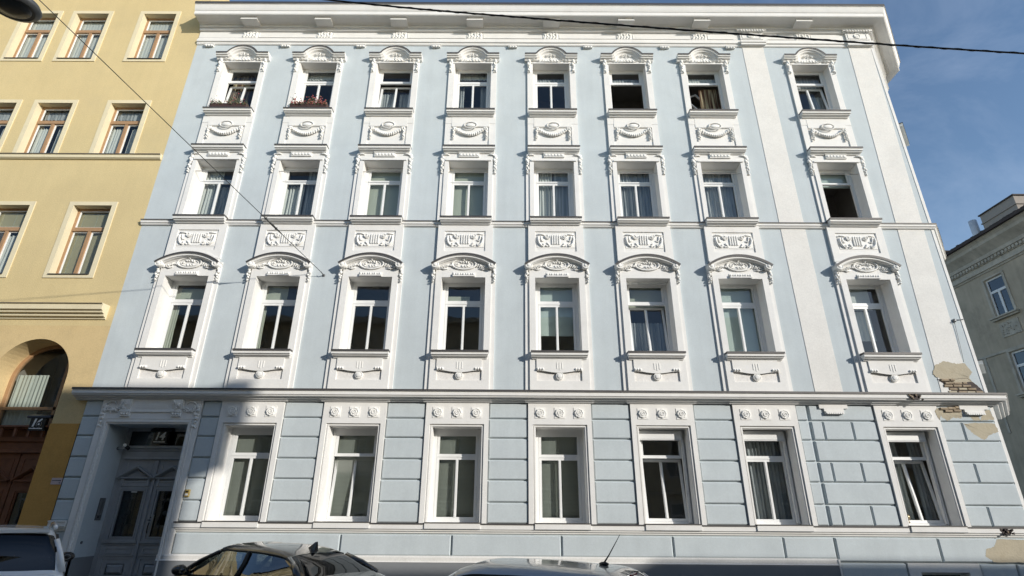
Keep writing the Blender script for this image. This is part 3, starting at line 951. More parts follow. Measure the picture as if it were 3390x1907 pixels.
def room_mesh(l):
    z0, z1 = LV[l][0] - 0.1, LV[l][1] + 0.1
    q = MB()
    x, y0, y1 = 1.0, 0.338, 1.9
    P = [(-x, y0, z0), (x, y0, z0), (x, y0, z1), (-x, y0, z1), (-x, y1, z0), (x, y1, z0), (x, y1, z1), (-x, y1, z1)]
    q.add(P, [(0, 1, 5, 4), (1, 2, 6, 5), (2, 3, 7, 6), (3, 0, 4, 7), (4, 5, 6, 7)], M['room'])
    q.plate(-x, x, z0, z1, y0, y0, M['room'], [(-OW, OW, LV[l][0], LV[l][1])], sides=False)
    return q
def curtain_mesh(x0, x1, z0, z1, mat, amp, n, seed):
    q = MB(); r = random.Random(seed)
    V, F = [], []
    ph = [r.uniform(0.6, 1.4) for _ in range(n + 1)]
    m = n * 4
    for i in range(m + 1):
        x = x0 + (x1 - x0) * i / m
        y = amp * math.sin(2 * math.pi * i / 4 + 0.6 * math.sin(i * 0.7)) * ph[i // 4]
        V += [(x, y, z1), (x + 0.01 * math.sin(i), y * 1.2, (z0 + z1) / 2), (x + 0.02 * math.sin(i * 0.6), y * 1.5, z0)]
    for i in range(m):
        for k in (0, 1):
            F.append((i * 3 + k, (i + 1) * 3 + k, (i + 1) * 3 + k + 1, i * 3 + k + 1))
    q.add(V, F, mat, True)
    return q
def blind_mesh(x0, x1, z0, z1, mat, pitch=0.03):
    q = MB()
    n = int((z1 - z0) / pitch)
    for i in range(n):
        z = z1 - i * pitch
        q.add([(x0, -0.010, z - pitch * 0.25), (x1, -0.010, z - pitch * 0.25), (x1, 0.010, z - pitch * 1.1), (x0, 0.010, z - pitch * 1.1)], [(0, 1, 2, 3)], mat)
    for x in (x0 + 0.12, (x0 + x1) / 2, x1 - 0.12):
        q.box(x - 0.004, x + 0.004, -0.016, -0.012, z0, z1, M['cur_green'])
    return q
cache = {}
def shared(key, mk, name, parent, loc):
    if key not in cache:
        cache[key] = mk().build(name, parent, loc)
        return cache[key]
    return again(cache[key], name, parent, loc)
RVO = {'A': -0.02, 'B': 0.03, 'C': 0.06, 'G': 0.07}
def window(l, c, state='closed', covers=(), box=False, gl='glass'):
    """covers: (kind, x0, x1, frac_low, frac_high, material, amp)"""
    z0, z1, a, b, c_, d = LV[l]
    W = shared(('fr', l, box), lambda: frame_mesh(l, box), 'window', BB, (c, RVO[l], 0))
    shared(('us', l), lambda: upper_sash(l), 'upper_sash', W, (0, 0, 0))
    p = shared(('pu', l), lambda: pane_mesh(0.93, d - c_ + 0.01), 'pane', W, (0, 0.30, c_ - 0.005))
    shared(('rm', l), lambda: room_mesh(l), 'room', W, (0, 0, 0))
    if state != 'open':
        s = shared(('ls', l), lambda: lower_sash(l), 'lower_sash', W, (0, 0.304, a - 0.065))
        pv = []
        for sx in (-1, 1):
            q = shared(('pl', l), lambda: pane_mesh(0.43, b - a + 0.01), 'pane', W, (sx * 0.243, 0.304, a - 0.005))
            pv.append(q)
        if state == 'tilt':
            ang = R(-6.5)
            s.rotation_euler = (ang, 0, 0)
            for q in pv:
                q.rotation_euler = (ang, 0, 0)
                q.location.y = 0.304 + 0.06 * math.sin(-ang)
    if state == 'ajar':
        pass
    for k, (kind, x0, x1, f0, f1, mat, amp) in enumerate(covers):
        zz0 = (z0 + 0.02) + (z1 - z0 - 0.04) * f0
        zz1 = (z0 + 0.02) + (z1 - z0 - 0.04) * f1
        if kind == 'blind':
            q = blind_mesh(x0, x1, zz0, zz1, M[mat])
            o = q.build('blind', W, (0, 0.43, 0))
        elif kind == 'roller':
            q = MB(); q.box(x0, x1, 0, 0.004, zz0, zz1, M[mat]); q.box(x0, x1, -0.008, 0.012, zz0 - 0.02, zz0, M[mat])
            o = q.build('roller_blind', W, (0, 0.43 + (0.12 if state == 'tilt' else 0), 0))
        else:
            q = curtain_mesh(x0, x1, zz0, zz1, M[mat], amp, max(3, int((x1 - x0) * 11)), k + int(c * 7) + ord(l))
            o = q.build('curtain', W, (0, 0.46 + (0.12 if state == 'tilt' else 0), 0))
    return W

T, CU, RO, BL = 'tilt', 'curtain', 'roller', 'blind'
# top floor
w1 = window('A', COLS[0], T, [(CU, -0.52, 0.12, 0, 1, 'cur_stripe', 0.02)])
window('A', COLS[1], 'closed', [(CU, -0.6, 0.6, 0.86, 1, 'cur_white', 0.01)])
window('A', COLS[2], T, [(CU, -0.58, -0.1, 0, 0.62, 'cur_grey', 0.02), (CU, 0.1, 0.55, 0, 0.62, 'cur_grey', 0.02)])
window('A', COLS[3], 'closed', [(CU, -0.58, -0.3, 0, 0.72, 'cur_grey', 0.02), (CU, 0.25, 0.58, 0, 0.72, 'cur_grey', 0.02), (CU, -0.6, 0.6, 0.88, 1, 'cur_white', 0.01)])
window('A', COLS[4], 'closed', [(CU, -0.6, 0.6, 0.78, 0.9, 'cur_grey', 0.01)])
window('A', COLS[5], 'open', [(CU, -0.6, 0.6, 0.80, 0.9, 'cur_grey', 0.01)])
wx = window('A', COLS[6], 'open', [(CU, -0.1, 0.55, 0, 0.7, 'cur_stripe', 0.02), (CU, -0.6, 0.6, 0.8, 0.92, 'cur_white', 0.01)])
window('A', COLS[7], T, [(RO, -0.6, 0.6, 0.77, 1, 'cur_grey', 0), (CU, 0.05, 0.55, 0, 0.6, 'cur_grey', 0.02)])
# casement of the seventh top window hangs open inside at a slant
q = MB(); q.ring(-0.5, 0.5, 0, 1.0, 0.055, -0.02, 0.02, M['pvc']); q.box(-0.02, 0.02, -0.025, 0.02, 0.05, 0.95, M['pvc'])
o = q.build('open_casement', wx, (0.05, 0.62, 14.35)); o.rotation_euler = (R(-12), R(-32), R(10))
# second floor
window('B', COLS[0], 'closed', [(CU, -0.58, 0.0, 0, 1, 'cur_white', 0.03), (CU, 0.0, 0.58, 0, 0.7, 'cur_grey', 0.03)])
window('B', COLS[1], 'closed', [(CU, -0.58, 0.05, 0, 0.72, 'cur_white', 0.03), (CU, 0.1, 0.58, 0, 1, 'cur_grey', 0.03)])
window('B', COLS[2], 'closed', [(RO, -0.58, 0.58, 0, 1, 'cur_green', 0)])
window('B', COLS[3], 'closed', [(RO, -0.58, 0.58, 0, 1, 'cur_green', 0)])
window('B', COLS[4], 'closed', [(CU, -0.58, -0.02, 0, 1, 'cur_white', 0.03), (RO, 0.02, 0.58, 0, 0.98, 'cur_grey', 0)])
window('B', COLS[5], 'closed', [(CU, -0.58, 0.58, 0, 1, 'cur_grey', 0.025)])
window('B', COLS[6], 'closed', [(CU, -0.58, 0.58, 0, 1, 'cur_grey', 0.02)])
window('B', COLS[7], 'open', [(RO, -0.58, 0.58, 0.74, 1, 'cur_mint', 0)])
# first floor
window('C', COLS[0], 'closed', [(RO, -0.58, 0.4, 0.76, 0.93, 'cur_green', 0), (CU, -0.58, -0.36, 0, 0.68, 'cur_green', 0.01)])
window('C', COLS[1], 'closed', [(RO, -0.58, 0.1, 0.70, 0.97, 'cur_green', 0), (CU, -0.58, -0.44, 0, 0.68, 'cur_green', 0.01)])
window('C', COLS[2], 'closed', [])
window('C', COLS[3], 'closed', [(RO, -0.58, 0.15, 0.70, 0.84, 'cur_green', 0)])
window('C', COLS[4], 'closed', [(RO, -0.58, 0.58, 0.30, 1, 'cur_mint', 0)])
window('C', COLS[5], T, [(RO, -0.58, 0.58, 0.70, 1, 'cur_green', 0), (CU, -0.58, 0.58, 0, 0.5, 'cur_grey', 0.03)], box=False)
window('C', COLS[6], 'closed', [(RO, -0.58, 0.58, 0, 1, 'cur_mint', 0)])
window('C', COLS[7], 'closed', [(RO, -0.58, 0.3, 0.68, 1, 'cur_white', 0), (CU, -0.58, 0.2, 0.25, 0.66, 'cur_white', 0.01)])
q = MB(); q.box(-0.58, 0.58, 0.13, 0.15, 7.98, 8.03, M['pvc']); q.build('blind_rail', BB, (COLS[5], 0, 0))
# ground floor
for i, st, cv, bx in ((1, 'closed', [(BL, -0.58, 0.58, 0.0, 1, 'blind', 0)], False), (2, T, [(BL, -0.58, 0.58, 0.0, 1, 'blind', 0)], False),
                      (3, 'closed', [(BL, -0.58, 0.58, 0.0, 1, 'blind', 0)], False), (4, 'closed', [(BL, -0.58, 0.58, 0.0, 1, 'blind', 0)], False),
                      (5, T, [], True), (6, 'closed', [(CU, -0.58, 0.58, 0, 1, 'cur_grey', 0.03)], True),
                      (7, T, [(CU, -0.58, 0.0, 0, 0.62, 'cur_white', 0.03), (CU, -0.58, 0.0, 0.62, 1, 'cur_grey', 0.03), (CU, 0.3, 0.58, 0, 1, 'cur_grey', 0.02)], True)):
    window('G', GFX[i], st, cv, bx)
# ---- ground floor rustication
JZ = [4.57, 4.165, 3.685, 3.175, 2.695, 2.19, 1.72]
GAP, CH, PR = 0.016, 0.022, 0.055
def block(x0, x1, z0, z1, name='rusticated_block', pr=PR, mat='blue'):
    q = MB()
    q.box(-(x1 - x0) / 2 + GAP, (x1 - x0) / 2 - GAP, -pr, 0.001, z0 - (z0 + z1) / 2 + GAP, z1 - (z0 + z1) / 2 - GAP, M[mat], CH)
    key = ('blk', round(x1 - x0, 2), round(z1 - z0, 2), pr, mat)
    if key in cache:
        return again(cache[key], name, BB, ((x0 + x1) / 2, 0, (z0 + z1) / 2))
    cache[key] = q.build(name, BB, ((x0 + x1) / 2, 0, (z0 + z1) / 2))
    return cache[key]
spans = [(BXL, -10.50)] + [(-7.94, GFX[1] - 0.80)] + [(GFX[i] + 0.80, GFX[i + 1] - 0.80) for i in range(1, 6)] + [(GFX[6] + 0.80, 7.50)]
for r in range(6):
    z1, z0 = JZ[r], JZ[r + 1]
    for x0, x1 in spans:
        block(x0, x1, z0, z1)
    L_, R_ = 7.535, GFX[7] - 0.80
    if r % 2 == 0:
        block(L_, R_, z0, z1)
        block(GFX[7] + 0.80, BXR - 0.07, z0, z1)
    else:
        block(L_, 7.835, z0, z1); block(7.835, 8.565, z0, z1); block(8.565, R_, z0, z1)
        block(GFX[7] + 0.80, 11.345, z0, z1); block(11.345, BXR - 0.07, z0, z1)
# bright plain corner strip
q = MB(); q.plate(BXR - 0.07, BXR + 0.012, 0.96, 17.3, -0.012, 0.0, M['white']); 
for z in range(0):
    pass
q.build('corner_strip', BB)
# small crest under the belt on the projecting bay
for cx in (8.17, 11.74):
    q = MB()
    q.box(-0.36, 0.36, -0.10, -0.05, 4.47, 4.575, M['white'])
    q.box(-0.25, 0.25, -0.10, -0.05, 4.40, 4.47, M['white'])
    q.box(-0.23, 0.23, -0.13, -0.05, 4.335, 4.40, M['white'])
    for k in range(8):
        q.box(-0.21 + k * 0.056, -0.175 + k * 0.056, -0.145, -0.13, 4.325, 4.36, M['relief'])
    q.build('small_bracket', BB, (cx, 0, 0))
# sill course under the ground floor windows
q = MB()
P = [(0.0, 1.735), (0.14, 1.725), (0.14, 1.70), (0.12, 1.698), (0.12, 1.60), (0.09, 1.59), (0.085, 1.555), (0.05, 1.545), (0.045, 1.51), (0.02, 1.50), (0.0, 1.49)]
q.slab(-7.95, BXR + 0.02, P, [M['zinc'], M['zinc']] + [M['white']] * 8, k=0.2)
q.slab(BXL + 0.06, -10.55, P, [M['white']] * 10, k=0.2)
for i, c in GFX.items():
    q.slab(c - 0.64, c + 0.64, [(0.165, 1.748), (0.165, 1.728), (0.15, 1.725), (0.15, 1.61), (0.12, 1.60)], [M['zinc'], M['zinc'], M['white'], M['white']], k=0.1)
q.build('sill_course', BB)
# panel band of long blocks, cream band, grey plinth
BJ = [-7.92, -6.64, -4.02, -1.42, 1.15, 3.75, 6.33, 7.52]
for k in range(len(BJ) - 1):
    if k == 0:
        block(BJ[0], BJ[2], 1.02, 1.49, 'base_block', 0.07)
    elif k > 1:
        block(BJ[k], BJ[k + 1], 1.02, 1.49, 'base_block', 0.07)
block(7.53, 9.93, 0.965, 1.49, 'base_block', 0.08); block(9.93, BXR, 0.965, 1.49, 'base_block', 0.08)
q = MB()
q.slab(-8.2, 7.50, [(0.0, 1.045), (0.085, 1.03), (0.10, 1.0), (0.10, 0.925), (0.12, 0.90), (0.0, 0.895)], M['band'], k=0.1)
q.box(7.50, 7.54, -0.12, 0, 0.12, 1.02, M['white'])
q.box(-8.19, -7.93, -0.075, 0, 0.92, 1.55, M['white'])
q.build('cream_band', BB)
q = MB()
q.box(-8.20, 7.50, -0.11, 0, 0.0, 0.90, M['grey'])
q.box(BXL, -10.22, -0.09, 0, 0.0, 0.92, M['grey'])
q.build('plinth', BB)
for x0, x1 in ((7.54, 9.08), (10.74, 11.6), (11.6, BXR)):
    block(x0, x1, 0.46, 0.955, 'base_block', 0.07); block(x0, x1, 0.0, 0.45, 'base_block', 0.07)
q = MB()
q.plate(9.09, 10.73, 0.0, 0.955, -0.085, 0.0, M['white'], [(9.36, 10.46, -0.1, 0.77, 0.3, M['white'])])
q.build('basement_surround', BB)
q = MB(); q.ring(9.36, 10.46, 0.1, 0.77, 0.07, 0.12, 0.18, M['pvc']); q.box(9.42, 10.40, 0.14, 0.15, 0.15, 0.72, M['glass_dark']); q.box(9.3, 10.5, 0.5, 0.52, 0, 0.8, M['room'])
q.build('basement_window', BB)

# ---- portal with door
q = MB()
q.plate(-10.50, -7.94, 0.0, 4.575, -0.085, 0.0, M['white'], [D_OPEN[:4] + (-0.0, M['white'])])
q.ring(-10.30, -8.12, -0.1, 4.06, 0.04, -0.115, -0.085, M['white'])
q.ring(-10.36, -8.06, -0.1, 4.12, 0.02, -0.10, -0.085, M['white'])
q.build('portal_surround', BB)
q = MB()
x0, x1 = D_OPEN[0], D_OPEN[1]
for a, b, c_, d, mt in ((x0, x0, 0.93, 3.98, 'blue'), (x1, x1, 0.93, 3.98, 'blue'), (x0, x0, 0, 0.93, 'grey'), (x1, x1, 0, 0.93, 'grey')):
    q.add([(a, 0, c_), (a, 0.80, c_), (a, 0.80, d), (a, 0, d)], [(0, 1, 2, 3)], M[mt])
q.add([(x0, 0, 3.98), (x1, 0, 3.98), (x1, 0.80, 3.98), (x0, 0.80, 3.98)], [(0, 1, 2, 3)], M['blue'])
q.box(x0, x1, 0.0, 0.80, 0.0, 0.13, M['granite'])
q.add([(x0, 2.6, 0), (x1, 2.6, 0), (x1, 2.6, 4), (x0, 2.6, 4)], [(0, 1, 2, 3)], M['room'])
q.build('door_recess', BB)
q = MB(); r = random.Random(8)
# blank tablet with grooves, two scroll brackets, festoons, leaf drops
q.box(-9.74, -8.66, -0.12, -0.085, 4.27, 4.575, M['relief'])
q.box(-9.60, -8.80, -0.132, -0.12, 4.42, 4.43, M['relief']); q.box(-9.62, -8.78, -0.135, -0.12, 4.37, 4.38, M['relief'])
for cx in (-9.84, -8.54):
    q.slab(cx - 0.10, cx + 0.10, [(0.20, 4.575), (0.19, 4.46), (0.13, 4.33), (0.17, 4.315), (0.17, 4.27), (0.14, 4.26), (0.14, 4.16)], M['relief'], k=0.15)
    for k in range(6):
        leafy(q, cx + r.uniform(-0.06, 0.06), 4.52 - 0.035 * k, 0.05, r, -0.20 + 0.006 * k, 3)
    for k in range(3):
        q.blob(cx - 0.07 + 0.07 * k, -0.16, 4.22, 0.025, 0.03, 0.03, M['relief'])
for s, xa, xb in ((-1, -10.36, -9.95), (1, -8.08, -8.44)):
    for k in range(9):
        t = k / 8
        x = xa + (xb - xa) * t
        z = 4.47 - 0.17 * math.sin(math.pi * (0.15 + 0.8 * t))
        leafy(q, x, z, 0.075, r, -0.10, 4)
    q.tube([(xa, -0.1, 4.46), (xa - s * 0.08, -0.12, 4.54), (xa - s * 0.18, -0.12, 4.53), (xa - s * 0.24, -0.1, 4.46)], [0.02, 0.025, 0.02, 0.012], M['relief'], 6)
    tassel(q, xa + s * 0.05, 4.42, 3.93, 0.12, r, -0.09)
q.build('portal_ornament', BB)

DY = 0.72
q = MB()
q.box(-10.22, -10.12, DY, DY + 0.08, 0.13, 3.98, M['door_grey']); q.box(-8.30, -8.20, DY, DY + 0.08, 0.13, 3.98, M['door_grey'])
q.box(-10.12, -8.30, DY, DY + 0.08, 3.90, 3.98, M['door_grey'])
q.slab(-10.10, -8.32, [(0.14, 3.52), (0.13, 3.46), (0.07, 3.44), (0.06, 3.40), (0.03, 3.38), (0.03, 3.24), (0.08, 3.23), (0.08, 3.19), (0.0, 3.18)], M['door_grey'], y=DY, k=0.2)
q.build('door_frame', BB)
q = MB(); q.box(-10.12, -8.30, DY + 0.04, DY + 0.05, 3.52, 3.90, M['glass_dark']); q.build('transom_pane', BB)
def leaf_mesh(handle):
    q = MB(); Mx = M['door_grey']
    hw = 0.455
    gx0, gx1, gz0, gz1 = -0.27, 0.27, 1.36, 2.42
    q.plate(-hw, hw, 0.13, 3.18, DY, DY + 0.05, Mx, [(gx0, gx1, gz0, gz1, DY + 0.05, Mx), (-0.33, 0.33, 0.86 - 0.45, 0.86, DY + 0.02, Mx)])
    q.add([(-0.33, DY + 0.02, 0.41), (0.33, DY + 0.02, 0.41), (0.33, DY + 0.02, 0.86), (-0.33, DY + 0.02, 0.86)], [(0, 1, 2, 3)], Mx)
    q.box(-0.22, 0.22, DY - 0.02, DY + 0.02, 0.52, 0.76, Mx, 0.06)
    q.ring(gx0 - 0.09, gx1 + 0.09, gz0 - 0.09, gz1 + 0.07, 0.035, DY - 0.03, DY, Mx)
    q.ring(gx0 - 0.03, gx1 + 0.03, gz0 - 0.03, gz1 + 0.03, 0.03, DY - 0.018, DY, Mx)
    q.slab(-0.40, 0.40, [(0.07, 1.27), (0.06, 1.22), (0.03, 1.20), (0.02, 1.17)], Mx, y=DY, k=0.3)
    q.ring(-0.33, 0.33, 0.98, 1.12, 0.03, DY - 0.02, DY, Mx)
    q.box(-0.40, 0.40, DY - 0.025, DY, 0.93, 0.95, Mx)
    # entablature and triangular pediment over the glass
    q.slab(-0.36, 0.36, [(0.045, 2.66), (0.045, 2.63), (0.03, 2.62), (0.02, 2.53), (0.0, 2.52)], Mx, y=DY, k=0.2)
    q.box(-0.36, -0.30, DY - 0.05, DY, 2.54, 2.70, Mx); q.box(0.30, 0.36, DY - 0.05, DY, 2.54, 2.70, Mx)
    q.slab(-0.42, 0.42, [(0.09, 2.745), (0.09, 2.72), (0.05, 2.70), (0.0, 2.69)], Mx, y=DY, k=0.3)
    q.sweep_front([(-0.47, 2.745), (0, 3.03), (0.47, 2.745)], [(0.0, 0.0), (0.13, 0.0), (0.13, -0.025), (0.09, -0.05), (0.05, -0.06), (0.0, -0.07)], Mx, y=DY)
    q.sweep_front([(-0.25, 2.78), (0, 2.93), (0.25, 2.78)], [(0.0, 0.0), (0.03, -0.005), (0.0, -0.02)], Mx, y=DY)
    q.ring(-0.33, 0.33, 2.80, 3.12, 0.02, DY - 0.015, DY, Mx)
    return q
def grille_mesh():
    q = MB(); I = M['iron']; y = DY + 0.012
    for x in (-0.24, -0.08, 0.08, 0.24):
        q.tube([(x, y, 1.37), (x, y, 2.41)], 0.007, I, 4)
    for z in (1.40, 1.62, 2.18, 2.38):
        q.tube([(-0.26, y, z), (0.26, y, z)], 0.006, I, 4)
    for cz in (1.51, 1.9, 2.28):
        for s in (-1, 1):
            for sz in (-1, 1):
                P = []
                for k in range(9):
                    a = k * 0.62
                    rr = 0.075 * (1 - k / 11)
                    P.append((s * (0.085 + rr * math.cos(a)), y - 0.003, cz + sz * (0.085 + rr * math.sin(a))))
                q.tube(P, 0.005, I, 4)
    q.disc(0, y, 1.9, [(0.06, 0), (0.055, 0.012), (0.03, 0.02)], I, 12)
    return q
for k, cx in enumerate((-9.66, -8.74)):
    lf = leaf_mesh(k == 1).build('door_leaf', BB, (cx, 0, 0))
    q = MB(); q.box(-0.28, 0.28, DY + 0.03, DY + 0.036, 1.35, 2.43, M['glass_dark']); q.build('pane', lf)
    grille_mesh().build('iron_grille', lf)
    if k == 0:
        q = MB(); q.box(-0.05, 0.10, DY - 0.002, DY + 0.0, 2.385, 2.405, M['sign_white']); q.build('paper_strip', lf, (0, -0.004, 0))
q = MB(); q.box(-9.235, -9.165, DY - 0.055, DY, 0.13, 3.16, M['door_grey'], 0.015); q.box(-9.24, -9.16, DY - 0.075, DY - 0.05, 3.02, 3.14, M['door_grey'])
q.build('door_astragal', BB)
q = MB()
q.box(-9.12, -8.98, DY - 0.012, DY, 1.38, 1.86, M['steel'])
q.tube([(-9.04, DY - 0.05, 1.44), (-9.04, DY - 0.07, 1.50), (-9.04, DY - 0.07, 1.62), (-9.04, DY - 0.05, 1.68)], 0.013, M['iron'], 6)
q.tube([(-9.05, DY - 0.01, 1.74), (-9.05, DY - 0.06, 1.74), (-9.09, DY - 0.06, 1.74)], 0.012, M['iron'], 6)
q.disc(-9.05, DY - 0.012, 1.80, [(0.02, 0), (0.015, 0.012)], M['iron'], 8)
q.build('door_handle', BB)

# ---- weathered places: bare plaster, exposed bricks on a shade-coloured backing, broken moulding
def ragged(pts, r, amp=0.03, sub=8):
    out = []
    n = len(pts)
    for i in range(n):
        a, b = pts[i], pts[(i + 1) % n]
        for k in range(sub):
            t = k / sub
            j = amp * (0.55 if k % 2 else 0.3)
            out.append((a[0] + (b[0] - a[0]) * t + r.uniform(-j, j), a[1] + (b[1] - a[1]) * t + r.uniform(-j, j)))
    return out
rr = random.Random(12)
def patch(pts, y, amp=0.03, mat='mortar'):
    # triangulated fan from the centre so odd outlines stay clean
    P = ragged(pts, rr, amp)
    cx = sum(p[0] for p in P) / len(P); cz = sum(p[1] for p in P) / len(P)
    if (P[1][0] - P[0][0]) * (cz - P[0][1]) - (P[1][1] - P[0][1]) * (cx - P[0][0]) < 0:
        P = P[::-1]
    q = MB()
    n = len(P)
    V = [(cx, y + 0.001, cz)] + [(cx + (p[0] - cx) * 0.95, y + 0.001, cz + (p[1] - cz) * 0.93) for p in P] + [(p[0], y - 0.0005, p[1]) for p in P] + [(p[0], y + 0.02, p[1]) for p in P]
    F = [(0, 1 + i, 1 + (i + 1) % n) for i in range(n)]
    F += [(1 + i, 1 + n + i, 1 + n + (i + 1) % n, 1 + (i + 1) % n) for i in range(n)]
    F += [(1 + n + i, 1 + 2 * n + i, 1 + 2 * n + (i + 1) % n, 1 + n + (i + 1) % n) for i in range(n)]
    q.add(V, F, M[mat])
    q.build('plaster_and_shade_patch', BB)
patch([(11.02, 5.40), (11.16, 5.64), (11.42, 5.76), (11.70, 5.68), (11.95, 5.70), (12.08, 5.45), (11.93, 5.32), (11.99, 5.20), (11.6, 5.16), (11.22, 5.22)], -0.0145, 0.03)
patch([(11.10, 5.26), (11.9, 5.30), (12.08, 5.12), (12.24, 4.89), (11.42, 4.885), (11.32, 5.06)], -0.014, 0.025, 'tiles')  # dark backing: shade in brick gaps and along the broken edge, as colour
q0 = None
for row in range(5):
    z = 4.90 + row * 0.078
    xl = 11.30 - row * 0.04; xr = 12.20 - row * 0.115
    x = xl + (0.06 if row % 2 else 0.0) + rr.uniform(-0.03, 0.03)
    if row == 4: xr -= 0.2
    while x < xr - 0.1:
        wd = min(0.235, xr - x)
        q = MB(); q.box(0, wd - 0.014, -0.012 - rr.uniform(0, 0.03), 0.01, 0, 0.060 + rr.uniform(-0.008, 0.003), M['brick' if rr.random() < 0.7 else 'mortar'], 0.012)
        q.build('brick', BB, (x, -0.016, z + rr.uniform(-0.004, 0.004)))
        x += 0.235
patch([(10.82, 4.50), (10.90, 4.26), (11.02, 4.19), (11.18, 4.27), (11.38, 4.25), (11.44, 4.34), (11.40, 4.53)], -0.0565, 0.03)
for (x, z) in ((10.95, 4.46), (11.14, 4.47), (11.33, 4.49), (11.05, 4.40), (11.27, 4.41)):
    q = MB(); q.box(0, 0.2, -0.03, 0, 0, 0.06, M['brick'], 0.01); q.build('brick', BB, (x - 0.05, -0.064, z))
patch([(11.60, 4.33), (11.66, 4.20), (11.85, 4.20), (11.80, 4.32)], -0.0565, 0.02)
patch([(11.86, 4.20), (11.98, 4.42), (12.16, 4.48), (12.21, 4.22)], -0.0565, 0.02)
patch([(11.38, 4.13), (12.18, 4.13), (12.21, 3.92), (12.0, 3.86), (11.78, 3.72), (11.58, 3.86), (11.46, 4.0)], -0.0565, 0.03)
patch([(11.32, 1.47), (12.24, 1.46), (12.24, 0.98), (11.10, 0.99), (10.94, 1.10), (11.0, 1.26), (11.2, 1.30)], -0.082, 0.02)
patch([(10.72, 4.42), (10.80, 4.50), (10.84, 4.30), (10.78, 4.20)], -0.10, 0.02)
def rubble(x0, x1, z0, z1, y, n, seed):
    r = random.Random(seed); q = MB()
    q.poly(ragged([(x0, z1), (x0 + 0.04, z0 + 0.03), (x0 + 0.12, z0), (x1 - 0.08, z0 + 0.01), (x1, z1 - 0.02)], r, 0.02, 3), y - 0.006, y + 0.05, M['tiles'])
    for k in range(n):
        q.blob(r.uniform(x0, x1), y - 0.02, r.uniform(z0, z1), r.uniform(0.02, 0.05), 0.02, r.uniform(0.012, 0.028), M['brick'] if r.random() < 0.5 else M['tiles'], 6, 4, rot=r.uniform(-1, 1))
    q.build('broken_moulding', BB)
rubble(10.0, 10.32, 4.66, 4.80, -0.335, 12, 1)
rubble(11.42, 11.72, 1.56, 1.69, -0.12, 10, 2)

# wall anchor for the suspension wire and the small hook near the corner
q = MB(); q.disc(-5.377, 0.0, 8.138, [(0.045, 0.0), (0.04, 0.02), (0.02, 0.03)], M['steel_dull'], 10); q.tube([(-5.377, -0.02, 8.138), (-5.385, -0.12, 8.15), (-5.42, -0.13, 8.19)], 0.014, M['steel_dull'], 6)
q.build('wall_hook', BB)
q = MB(); q.disc(12.04, -0.012, 6.89, [(0.05, 0.0), (0.045, 0.03), (0.02, 0.05)], M['steel_dull'], 10); q.tube([(12.04, -0.05, 6.89), (11.98, -0.07, 6.86), (11.99, -0.04, 6.80)], 0.01, M['steel_dull'], 5)
q.tube([(12.03, -0.03, 6.9), (12.31, -0.03, 6.93)], 0.009, M['steel_dull'], 5)
q.tube([(12.02, -0.03, 6.86), (12.0, -0.02, 6.5), (11.97, -0.02, 6.1), (11.93, -0.02, 5.73)], 0.005, M['steel_dull'], 4)
q.build('cable_bracket', BB)
# side face of the corner: window sills and a sheet showing past the edge
for z, h in ((13.95, 0.1), (10.0, 0.1), (5.9, 0.1)):
    q = MB()
    a = 1.35
    q.box(-0.7, 0.7, -0.12, 0, z - h, z, M['white'])
    q.box(-0.72, 0.72, -0.13, 0, z, z + 0.02, M['zinc'])
    o = q.build('side_window_sill', BB, (BXR + SDX * a, SDY * a, 0)); o.rotation_euler = (0, 0, math.atan2(SDY, SDX))

# ---- things fixed to or standing on the blue house
def planter(x, z, label, seed, red, wd):
    t = tag(empty('window_planter', (x, -0.15, z)), label, 'planter', 'planters on the top floor window sills')
    q = MB(); q.box(-wd, wd, -0.10, 0.10, 0.0, 0.15, M['planter'], 0.01); q.build('planter_box', t)
    r = random.Random(seed)
    q = MB()
    def leaf(cx, cy, cz, s, mat):
        a, b, c = r.uniform(0, 6.28), r.uniform(-0.9, 0.9), r.uniform(-1, 1)
        u = Vector((math.cos(a), math.sin(a) * 0.5, b)).normalized() * s
        v = Vector((-math.sin(a) * 0.6, c * 0.6, math.cos(b) * 0.7)).normalized() * s * 0.75
        p = Vector((cx, cy, cz))
        q.add([p - u, p + v, p + u, p - v], [(0, 1, 2, 3)], mat)
    clumps = [(-wd * 0.78, 0.20, 0.14), (-wd * 0.45, 0.14, 0.12), (0.0, 0.24, 0.15), (wd * 0.3, 0.28, 0.17), (wd * 0.6, 0.18, 0.13), (wd * 0.88, 0.11, 0.06)]
    for cx, hh, sp in clumps:
        for k in range(130):
            dx, dz = r.gauss(0, sp * 0.55), abs(r.gauss(0, hh * 0.6))
            rd = red and cx > -wd * 0.4
            mt = M['leaf'] if r.random() < (0.45 if rd else 0.8) else M['leaf_red']
            leaf(cx + dx, -0.05 + r.gauss(0, 0.06), 0.08 + dz * (1 - min(1, abs(dx) / (sp * 1.8)) * 0.5), r.uniform(0.016, 0.03), mt)
        for k in range(5):
            q.tube([(cx + r.uniform(-0.05, 0.05), -0.04, 0.1), (cx + r.uniform(-sp, sp), -0.08, 0.12 + r.uniform(0, hh))], 0.003, M['leaf'], 4)
    o = q.build('leaves', t, kind='stuff')
    q2 = MB()
    for cx, hh, sp in clumps:
        for k in range(26 if red else 2):
            dx = r.gauss(0, sp * 0.5); dz = abs(r.gauss(0, hh * 0.55))
            q2.blob(cx + dx, -0.08 + r.gauss(0, 0.05), 0.12 + dz, 0.02, 0.018, 0.017, M['flower'], 6, 4)
    q2.build('flowers', t, kind='stuff')
planter(COLS[0] + 0.0, 13.92, 'dark planter with straggly green plants on the leftmost top floor window sill', 3, False, 0.60)
planter(COLS[1] + 0.0, 13.92, 'planter with pink and red flowers on the second top floor window sill', 4, True, 0.60)

